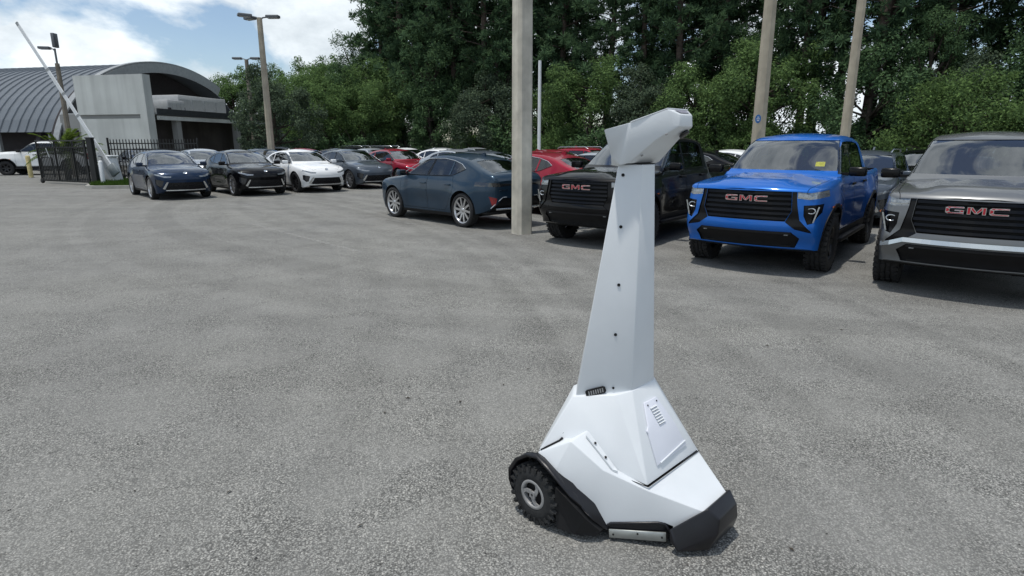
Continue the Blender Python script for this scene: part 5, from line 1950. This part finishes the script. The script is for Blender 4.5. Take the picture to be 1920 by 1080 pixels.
# sensor slot in the brow (the plane f1-nt): flat quad, pocket shade in its colour
pn = Vector((.041, 0, -.022)); pn = Vector((.022, 0, .041)).normalized()
sl = MB()
cx = Vector((.362, 0, 1.9335))
ux_, uy_ = Vector((.041, 0, -.022)).normalized(), Vector((0, 1, 0))
q = [cx + ux_ * a + uy_ * b_ + pn * .0015 for a, b_ in ((-.015, -.050), (.013, -.036), (.013, .036), (-.015, .050))]
sl.add(q, [(0, 1, 2, 3)])
sl.build('sensor_slot', mat('slot_shade', (0.30, 0.30, 0.36), .25, var=.1), head)
# side cheek panel step on the crown and underside lens
st_ = MB()
tp = [(.200, -.146, 1.8915), (.340, -.084, 1.9445), (.340, .084, 1.9445), (.200, .146, 1.8915)]
st_.extr(tp, (-.0012, 0, .0035)); st_.build('crown_plate', ROB_M, head)
un = Vector((.384 - .184, 0, 1.880 - 1.716)).normalized(); unn = Vector((un.z, 0, -un.x))
ln_c = Vector((.349, .039, 1.849)) + unn * .003
lens = MB()
lens.extr([ln_c + un * .024 * math.cos(2 * math.pi * k / 14) + Vector((0, 1, 0)) * .021 * math.sin(2 * math.pi * k / 14) for k in range(14)], unn * .012)
bevel_obj('camera_lens', lens, mat('camera_glass', (.003, .003, .004), .25), head, .003, 2)
for t_, s_ in ((.06, -.095), (.20, -.085)):
    c = Vector((.184, 0, 1.716)) + un * t_ + Vector((0, s_, 0)) + unn * .001
    n_ = MB(); n_.extr([c + un * .006 * math.cos(2 * math.pi * k / 8) + Vector((0, 1, 0)) * .006 * math.sin(2 * math.pi * k / 8) for k in range(8)], unn * .004); n_.build('bolt', ROB_G, head)
# shade of the seam gap under the chin, built as a thin dark ring
cl = MB()
ring_ = [(.2105, -.0545, 1.7125), (.2105, .0545, 1.7125), (.13, .116, 1.7125), (.095, .06, 1.7125), (.095, -.06, 1.7125), (.13, -.116, 1.7125)]
cl.extr(ring_, (0, 0, .0025)); cl.build('seam_shade', ROB_D, robot)

# body pyramid
pts = {'f': (.246, -.099, .655), 'c': (.200, -.166, .640), 's': (.022, -.274, .612), 'k': (-.07, -.15, .605), 'A': (.437, -.233, .287), 'D': (.304, -.288, .325), 'E': (-.024, -.461, .375), 'B': (-.10, -.37, .33)}
bd = sym(pts, [('f', 'A', 'c'), ('c', 'A', 'D', 'E', 's'), ('s', 'E', 'B', 'k')], [('f', "f'", "A'", 'A'), ('k', 'B', "B'", "k'"), ('f', 'c', 's', 'k', "k'", "s'", "c'", "f'"), ('A', "A'", "D'", "E'", "B'", 'B', 'E', 'D')])
torso = bevel_obj('body', bd, ROB_M, robot, .006, 2, ang=4)
# dark seam line under the pyramid's front edge
sm = MB()
for a_, b_ in (((.443, -.236, .2855), (.443, .236, .2855)),):
    sm.tube([a_, b_], .0022, 6)
sm.tube([(.443, -.236, .2855), (.365, -.270, .303), (.308, -.293, .325)], .002, 6)
sm.build('seam', ROB_D, torso)

# lower hull: hood, ledges, side panels
pts = {'P': (.657, -.110, .200), 'Q1': (.448, -.240, .269), 'Q2': (.272, -.349, .346), 'Q3': (.119, -.400, .453), 'R4': (-.031, -.463, .365),
       'i1': (.018, -.464, .356), 'i2': (.082, -.460, .319), 'i3': (.120, -.450, .289), 'i4': (.176, -.427, .244), 'i5': (.239, -.382, .146), 'i6': (.294, -.349, .066),
       'L1': (.303, -.342, .081), 'L2': (.518, -.203, .123), 'L3': (.551, -.182, .110), 'L4': (.551, -.184, .058), 'L5': (.561, -.176, .103),
       'A': (.439, -.231, .2815), 'D': (.304, -.283, .335), 'G': (.134, -.292, .478), 'H': (.058, -.370, .437), 'T': (.05, -.30, .42), 'U': (-.1, -.40, .34)}
hu = sym(pts, [('P', 'Q1', 'L2', 'L3', 'L4', 'L5'), ('Q1', 'Q2', 'i4', 'i5', 'i6', 'L1', 'L2'), ('Q2', 'Q3', 'i2', 'i3', 'i4'), ('Q3', 'R4', 'i1', 'i2'), ('Q1', 'A', 'D', 'Q2'), ('Q2', 'D', 'G', 'Q3'), ('Q3', 'G', 'T', 'H'), ('Q3', 'H', 'R4')],
         [('P', "P'", "Q1'", "A'", 'A', 'Q1')])
hull = bevel_obj('hull', hu, ROB_M, robot, .004, 2, ang=17)
# flange strip with bolts on the ledge
for s in (-1, 1):
    fl2 = MB()
    a_ = [(.140, -.300, .476), (.300, -.296, .345), (.318, -.300, .338), (.300, -.312, .342), (.150, -.325, .466)]
    p3 = [(x, y * -s, z + .004) for x, y, z in a_]
    fl2.add(p3 + [(x, y, z - .010) for x, y, z in p3], [(0, 1, 2, 3, 4) if s > 0 else (4, 3, 2, 1, 0), (5, 6, 1, 0), (6, 7, 2, 1), (7, 8, 3, 2), (8, 9, 4, 3), (9, 5, 0, 4)])
    fl2.build('flange', ROB_M, hull)


def bolt(c, n, r=.007, par=None, m=None):
    n = Vector(n).normalized(); u = n.orthogonal().normalized(); v = n.cross(u)
    c = Vector(c)
    b = MB()
    b.extr([c + u * r * math.cos(2 * math.pi * k / 10) + v * r * math.sin(2 * math.pi * k / 10) for k in range(10)], n * .003)
    b.build('bolt', m or ROB_D, par)


nn = (Vector(pts['Q2']) - Vector((.304, -.285, .333))).cross(Vector((.134, -.294, .474)) - Vector((.304, -.285, .333))).normalized()
if nn.z < 0:
    nn = -nn
for s in (-1, 1):
    for t_ in (.28, .68):
        c = Vector((.150, -.312, .472)).lerp(Vector((.300, -.306, .346)), t_) + nn * .004
        bolt((c.x, c.y * -s, c.z), (nn.x, nn.y * -s, nn.z), .006, hull)
    sn = (Vector((.209, -.053, 1.70)) - Vector((.243, -.097, .645))).cross(Vector((.032, -.262, .600)) - Vector((.243, -.097, .645))).normalized()
    if sn.y > 0:
        sn = -sn
    for q in ((.164, -.140, .926), (.161, -.126, 1.164), (.151, -.115, 1.433), (.144, -.105, 1.665), (.172, -.151, .662)):
        bolt((q[0] + sn.x * .0015, q[1] * -s + sn.y * .0015 * -s, q[2]), (sn.x, sn.y * -s, sn.z), .0075 if q[2] > .7 else .006, robot)
    # black handle vent at the foot of the neck
    h0, h1 = Vector((.072, -.2345, .628)), Vector((.146, -.1765, .658))
    ax_ = (h1 - h0).normalized(); upv = sn.cross(ax_).normalized()
    if upv.z < 0:
        upv = -upv
    hv = MB()
    hw_, hh_ = (h1 - h0).length / 2, .017
    c0 = (h0 + h1) / 2 + sn * .001
    ov = [c0 + ax_ * (x) + upv * (z) for x, z in ((-hw_, -hh_ * .6), (-hw_ * .8, -hh_), (hw_ * .8, -hh_), (hw_, -hh_ * .6), (hw_, hh_ * .6), (hw_ * .8, hh_), (-hw_ * .8, hh_), (-hw_, hh_ * .6))]
    ov = [Vector((p.x, p.y * -s, p.z)) for p in ov]
    hv.extr(ov, Vector((sn.x, sn.y * -s, sn.z)) * .008)
    hvo = hv.build('vent', ROB_D, robot)
    for k in range(7):
        c = c0 + ax_ * (-hw_ * .68 + hw_ * 1.36 * k / 6) + sn * .009
        fb = MB()
        qq = [c + ax_ * a + upv * z for a, z in ((-.0028, -.010), (.0028, -.010), (.0044, .010), (-.0012, .010))]
        fb.extr([Vector((p.x, p.y * -s, p.z)) for p in qq], Vector((sn.x, sn.y * -s, sn.z)) * .003)
        fb.build('slat', ROB_G, hvo)
    bolt((.045, -.362 * -s, .452), (.5, -.7 * -s, .4), .006, robot)
    # black weather strip where body meets hull, running back over the wheel
    ws = MB(); ws.tube([(.052, -.378 * -s, .441), (.045, -.392 * -s, .428), (-.02, -.452 * -s, .378)], .005, 6); ws.build('weather_strip', ROB_D, robot)

# hatch on the front of the body
e1 = (Vector((.437, 0, .287)) - Vector((.246, 0, .655))).normalized()     # down the front face
fn = Vector((-e1.z, 0, e1.x)).normalized()
if fn.x < 0:
    fn = -fn
F0 = Vector((.246, 0, .655))


def fp(u_, v_, d=0.0):
    """u_ along x measured on the face, v_ sideways"""
    t_ = (u_ - .246) / e1.x
    return F0 + e1 * t_ + Vector((0, v_, 0)) + fn * d


hp = [(.281, -.058), (.281, .051), (.352, .118), (.411, .150), (.413, -.124), (.345, -.106), (.338, -.112), (.330, -.090)]
ht = MB()
ht.extr([fp(u_, v_, .0005) for u_, v_ in hp], fn * .009)
hatch = bevel_obj('hatch', ht, mat('robot_hatch_plastic', (0.70, 0.72, 0.79), 0.38, var=0.03, scale=5, coat=.2), robot, .0035, 2, ang=20)
for k in range(7):
    u_ = .296 + .0065 * k
    cvt = -.003 + .0035 * k
    lv = MB()
    a_, b_, c_, d_ = fp(u_, cvt - .028, .0097), fp(u_, cvt + .028, .0097), fp(u_ + .0034, cvt + .028, .0097), fp(u_ + .0034, cvt - .028, .0097)
    tp_ = [c_ + fn * .006, d_ + fn * .006]
    lv.add([a_, b_, c_, d_] + tp_, [(0, 1, 4, 5), (3, 5, 4, 2), (0, 5, 3), (1, 2, 4)])
    lv.build('louver', ROB_M, hatch)
    sh_ = MB(); sh_.add([fp(u_ + .0034, cvt - .027, .0098), fp(u_ + .0034, cvt + .027, .0098), fp(u_ + .0050, cvt + .027, .0098), fp(u_ + .0050, cvt - .027, .0098)], [(0, 1, 2, 3)])
    sh_.build('slot', ROB_D, hatch)
bolt(fp(.2895, -.040, .0095), fn, .004, hatch); bolt(fp(.2895, .038, .0095), fn, .004, hatch)
hg = MB(); hg.tube([fp(.411, -.10, .011), fp(.400, .145, .011)], .0045, 6); hg.build('hinge', ROB_M, hatch)

# front bumper: folded black shell
pts = {'P': (.657, -.113, .207), 'P2': (.672, -.112, .222), 'T': (.722, -.086, .180), 'Bm': (.700, -.123, .030), 'L3': (.566, -.207, .124), 'L3b': (.562, -.222, .120), 'A': (.604, -.232, .028), 'A2': (.566, -.230, .060), 'M': (.726, -.10, .110), 'Pi': (.640, -.105, .195), 'Ai': (.56, -.17, .03)}
bu = sym(pts, [('L3b', 'P2', 'T', 'M', 'A'), ('A', 'M', 'Bm'), ('L3b', 'A', 'A2'), ('L3', 'P', 'P2', 'L3b'), ('A2', 'A', 'Bm', 'Ai')],
         [('P2', "P2'", "T'", 'T'), ('T', "T'", "M'", 'M'), ('M', "M'", "Bm'", 'Bm'), ('P', "P'", "P2'", 'P2'), ('Bm', "Bm'", "Ai'", 'Ai')])
bevel_obj('bumper', bu, ROB_B, robot, .007, 3, ang=10)
# black base tray
tray = MB()
pl = [(.60, -.17), (.60, .17), (.50, .17), (.30, .325), (.20, .36), (-.22, .36), (-.22, -.36), (.20, -.36), (.30, -.325), (.50, -.17)]
tray.prism(pl, .055, .165, 0, [(x * .84, y * .84) for x, y in pl])
tray.build('chassis', ROB_D, robot)
for s in (-1, 1):
    pk = MB()
    pk.extr([(.305, -.338 * -s, .084), (.313, -.338 * -s, .018), (.530, -.196 * -s, .018), (.545, -.182 * -s, .090), (.518, -.200 * -s, .124)], (-.03, .036 * -s, 0))
    bevel_obj('skirt', pk, ROB_B, robot, .004, 2, ang=10)
    rl = MB(); d_ = Vector((.02, -.026 * -s, 0))
    rl.tube([Vector((.306, -.346 * -s, .076)), Vector((.318, -.338 * -s, .088)), Vector((.498, -.221 * -s, .121)), Vector((.522, -.205 * -s, .118)), Vector((.546, -.190 * -s, .078))], .006, 6)
    rl.build('skirt_lip', ROB_B, robot)
    bk = MB()
    bk.extr([(.315, -.342 * -s, .018), (.531, -.203 * -s, .034), (.527, -.202 * -s, .079), (.311, -.342 * -s, .060)], (.005, -.0065 * -s, 0))
    bko = bevel_obj('bracket', bk, M['steel'], robot, .0015, 1)
    for t_, z_ in ((.07, .078), (.50, .090), (.93, .080)):
        bolt((.315 + .214 * t_ + .0055, (-.342 + .139 * t_ - .0075) * -s, z_ - .040 + .016 * t_), (.62, -.785 * -s, 0), .0045, bko)
    # fender: skin from the hull's edge to the outer lip, then a thin inner wall
    inner = [(-.10, -.440, .330), (-.048, -.455, .355), (.015, -.460, .353), (.086, -.465, .323), (.128, -.460, .297), (.190, -.445, .257), (.267, -.418, .175), (.326, -.396, .105)]
    rimc = [(-.172, -.497, .130), (-.191, -.50, .178), (-.193, -.50, .228), (-.145, -.50, .301), (-.076, -.50, .350), (-.007, -.50, .363), (.075, -.505, .330), (.147, -.505, .289), (.193, -.490, .243), (.235, -.458, .197), (.268, -.420, .130), (.300, -.356, .064)]
    pin = [(-.16, -.40, .13), (-.175, -.40, .17), (-.17, -.41, .22), (-.13, -.425, .285), (-.085, -.445, .333), (-.031, -.461, .364), (.018, -.462, .355), (.082, -.458, .318), (.120, -.448, .288), (.176, -.425, .243), (.239, -.380, .145), (.294, -.347, .066)]
    fb = MB()
    V_ = []
    for (a, b_) in zip(pin, rimc):
        a, b_ = Vector(a), Vector(b_)
        m_ = (a + b_) / 2 + Vector((-.004, -.006, .012))
        i_ = b_ + Vector((.012, .012, -.014)); j_ = i_ + Vector((.004, .10, -.01))
        V_.append([a, m_, b_ + Vector((0, 0, .004)), b_ + Vector((.003, -.003, -.006)), i_, j_])
    for r_ in V_:
        fb.v += [(p.x, p.y * -s, p.z) for p in r_]
    for i in range(len(V_) - 1):
        for k in range(5):
            q = (i * 6 + k, (i + 1) * 6 + k, (i + 1) * 6 + k + 1, i * 6 + k + 1)
            fb.f.append(q if s < 0 else q[::-1]); fb.m.append(0); fb.sm.append(True)
    fe = fb.build('fender', ROB_B, robot)
    lower = MB()
    lo = [(.12, -.445, .035), (.20, -.415, .030), (.28, -.36, .030), (.297, -.350, .062), (.255, -.410, .135), (.225, -.445, .19), (.18, -.465, .235), (.12, -.465, .26), (.10, -.45, .16)]
    lower.extr([(x, y * -s, z) for x, y, z in lo], (0, .04 * s * 1.0 if s > 0 else .04, 0) if False else (0, .04 * s * -1 * -1 if s < 0 else -.04, 0))
    lower.build('fender_skirt', ROB_D, robot)
    # drive wheel with chunky lugs
    w_ = MB()
    hw_ = .055
    pr_ = [(.060, -hw_ * .8), (.070, -hw_ * .95), (.105, -hw_), (.132, -hw_ * .9), (.140, -hw_ * .7), (.141, 0), (.140, hw_ * .7), (.132, hw_ * .9), (.105, hw_), (.07, hw_ * .95), (.06, hw_ * .8)]
    w_.lathe_y(pr_, 36)
    for k in range(22):
        a = 2 * math.pi * k / 22
        for sd_, off_ in ((-1, 0), (1, math.pi / 22)):
            m4 = Matrix.Rotation(-(a + off_), 3, 'Y')
            c = m4 @ Vector((.143, sd_ * hw_ * .50, 0))
            w_.box(c, (.020, hw_ * .95, .015), mat4=m4 @ Matrix.Rotation(sd_ * .5, 3, 'X'))
            c = m4 @ Vector((.131, sd_ * hw_ * .93, 0))
            w_.box(c, (.026, .012, .012), mat4=m4)
    wo = w_.build('wheel', ROB_R, robot)
    wo.location = (-.031, .445 * s, .152)
    ri = MB()
    y1, y0 = .052 * s, .030 * s
    ri.lathe_y([(.059, y0), (.059, y1), (.062, y1 + .003 * s), (.074, y1 + .002 * s), (.079, y1 - .006 * s), (.079, y0)], 32)
    for k in range(3):
        a0 = 2 * math.pi * k / 3 + .5
        # swept blade from hub to rim
        bl = []
        for t_, wd in ((.018, .013), (.042, .010), (.066, .013)):
            aa = a0 + (t_ - .018) * 14
            c = Vector((math.cos(aa) * t_, 0, math.sin(aa) * t_)); tt = Vector((-math.sin(aa), 0, math.cos(aa))) * wd
            bl.append((c - tt, c + tt))
        for (a, b_), (c, d_) in zip(bl[:-1], bl[1:]):
            ri.extr([(p.x, y1 - .006 * s, p.z) for p in (a, b_, d_, c)], (0, .006 * s, 0))
    ri.extr([(.024 * math.cos(math.pi / 4 + k * math.pi / 2), y1 - .006 * s, .024 * math.sin(math.pi / 4 + k * math.pi / 2)) for k in range(4)], (0, .009 * s, 0))
    ri.build('rim', ROB_G, wo)
    hb = MB(); hb.lathe_y([(0, y0 - .004 * s), (.083, y0 - .004 * s)], 24); hb.lathe_y([(0, y1 + .0045 * s), (.006, y1 + .0045 * s)], 10)
    hb.build('hub', ROB_D, wo)
# front caster under the nose
ca = MB(); ca.lathe_y([(0, -.02), (.032, -.02), (.036, -.012), (.036, .012), (.032, .02), (0, .02)], 18, 0, (.58, 0, .036)); ca.box((.58, 0, .06), (.03, .052, .05))
ca.build('caster', ROB_D, robot)

# ------------------------------------------------------------------ vehicles in the lot
coupe = make_crossover('coupe')
suv = make_crossover('suv')
pick = make_pickup()
_proto = {'coupe': [coupe, M['navy'], False], 'suv': [suv, M['navy'], False], 'pick': [pick, M['blue_paint'], False]}
SRC = {}
for k, (o, m, u) in _proto.items():
    SRC[k] = o


def park(kind, x, y, ang, pm, label, cat, group, rims=None):
    src = SRC[kind]
    t = copy_tree(src)
    t.location = (x, y, 0)
    t.rotation_euler = (0, 0, ang)
    if kind == 'coupe':
        t.scale = (1, 1, 1.025)
    tag(t, label, cat, group)
    repaint(t, M[pm], _proto[kind][1])
    if rims:
        repaint(t, M[rims], M['alloy'])
    return t


LA, EA, TA = -0.8247, 2.34, -2.2387
G1, G2, G3, G4 = 'crossovers in the left front row', 'cars parked behind the left front row', 'cars behind the concrete pole', 'pickups facing the robot'
park('coupe', -12.29, 21.74, LA, 'navy', 'dark blue crossover at the left end of the row, beside the kerbed island', 'car', G1)
park('coupe', -10.22, 23.20, LA, 'black_paint', 'black crossover between the dark blue and the white crossover', 'car', G1)
park('coupe', -8.52, 24.75, LA, 'white_paint', 'white crossover with black wheels in the left front row', 'car', G1, 'alloy_dark')
park('coupe', -6.95, 26.60, LA, 'grey_paint', 'grey crossover between the white and the red crossover', 'car', G1)
park('coupe', -5.25, 28.30, LA, 'red_paint', 'red crossover right of the grey crossover, nose hidden by the dark blue one', 'car', G1)
park('coupe', -3.2, 30.1, LA, 'white_paint', 'white car peeping over the dark blue crossover bonnet, right of the red crossover', 'car', G1)
park('coupe', -2.0, 25.4, LA, 'pale_paint', 'pale silver car directly behind the dark blue crossover roof', 'car', G3)
park('coupe', -.75, 20.6, LA, 'grey_paint', 'slate grey car behind the rear glass of the dark blue crossover', 'car', G3)
park('coupe', -13.9, 27.6, LA, 'pale_paint', 'pale silver car behind the gap between dark blue and black crossovers', 'car', G2)
park('coupe', -11.85, 29.4, LA, 'steel_blue', 'steel blue car behind the black crossover', 'car', G2)
park('coupe', -10.4, 30.9, LA, 'red_paint', 'red car whose roof shows just above the white crossover', 'car', G2)
park('coupe', -9.0, 32.3, LA, 'black_paint', 'black car behind the gap between white and grey crossovers', 'car', G2)
park('coupe', -7.5, 33.6, LA, 'pale_paint', 'pale silver car behind the grey crossover', 'car', G2)
park('coupe', -5.9, 35.2, LA, 'white_paint', 'white car behind the red crossover', 'car', G2)
park('suv', -10.1, 42.6, LA + .5, 'black_paint', 'black roof-railed wagon at the edge of the woods above the grey crossover', 'car', G2)
park('suv', -7.9, 41.8, LA + .5, 'black_paint', 'black roof-railed wagon at the edge of the woods above the red crossover', 'car', G2)
park('coupe', -4.0, 37.0, LA, 'pale_paint', 'silver car far behind, above the dark blue crossover windscreen pillar', 'car', G2)
park('coupe', -2.05, 38.9, LA, 'pale_paint', 'silver car far behind, above the dark blue crossover roof', 'car', G2)
park('suv', -14.2, 38.0, LA, 'grey_paint', 'grey wagon in the shade below the oak, beside the dark wing wall', 'car', G2)
park('coupe', -19.0, 31.6, LA, 'black_paint', 'black car behind the picket fence and the barrier', 'car', None)
park('coupe', -1.404, 14.875, EA, 'steel_blue', 'dark blue crossover seen from behind, with bright alloy wheels, beside the concrete pole', 'car', G3)
park('coupe', .62, 17.0, EA, 'red_paint', 'red crossover seen from behind, right of the concrete pole', 'car', G3)
park('coupe', 2.55, 18.9, EA, 'pale_paint', 'pale car between the red crossover and the black pickup', 'car', G3)
park('coupe', 1.75, 23.6, LA, 'red_paint', 'red car behind the red crossover, right of the concrete pole', 'car', G3)
park('suv', 3.7, 27.6, LA, 'red_paint', 'dark red wagon just right of the thin white pole', 'car', G3)
park('coupe', 8.3, 24.2, EA, 'white_paint', 'white car whose roof shows just left of the blue pickup', 'car', G3)
park('coupe', 6.45, 22.4, EA, 'black_paint', 'black car between the robot head and the white car', 'car', G3)
park('pick', 2.72, 12.60, TA, 'black_paint', 'black pickup behind the robot neck', 'pickup truck', G4)
park('pick', 4.876, 10.47, TA, 'blue_paint', 'bright blue pickup with a yellow windscreen sticker', 'pickup truck', G4)
silver = park('pick', 6.80, 8.75, TA, 'graphite', 'dark silver pickup with a bright bumper bar at the right edge', 'pickup truck', G4)
park('suv', 10.3, 14.0, TA, 'black_paint', 'black wagon directly behind the dark silver pickup', 'car', 'vehicles behind the pickups')
park('suv', 8.75, 15.15, TA, 'grey_paint', 'dark grey wagon just behind the blue pickup bed', 'car', 'vehicles behind the pickups')
park('suv', 13.2, 19.6, TA, 'black_paint', 'black wagon farther back, its roof showing between blue and silver pickups', 'car', 'vehicles behind the pickups')
park('pick', -28.4, 37.3, R(194), 'white_paint', 'white pickup behind the yellow bollard, nose out of frame', 'pickup truck', None)
sb = MB()
ys = list(np.linspace(-.66, .66, 15))
pts_ = [(-.90, .60), (-.80, .63)] + [(y, .685) for y in ys] + [(.80, .63), (.90, .60)]
fx_ = lambda y: 2.628 - .16 * (y / .9) ** 2 + (-.05 if abs(y) > .85 else 0)
for (ya, za), (yb, zb_) in zip(pts_[:-1], pts_[1:]):
    sb.extr([(fx_(ya), ya, za - .026), (fx_(yb), yb, zb_ - .026), (fx_(yb) - .008, yb, zb_ + .026), (fx_(ya) - .008, ya, za + .026)], (.018, 0, 0))
sb.build('bumper_trim', M['satin_bar'], silver)
# yellow sticker on the blue pickup's windscreen
blue = [o for o in scene.objects if o.get('label', '').startswith('bright blue pickup')][0]
stk = MB()
stk.add([(.995, .50, 1.470), (.995, .63, 1.470), (.930, .625, 1.535), (.930, .495, 1.535)], [(0, 1, 2, 3), (3, 2, 1, 0)])
so = stk.build('windscreen_sticker', M['sticker'], blue)
for o in list(SRC.values()):
    for ch in list(o.children_recursive):
        bpy.data.objects.remove(ch)
    bpy.data.objects.remove(o)
bpy.context.view_layer.update()
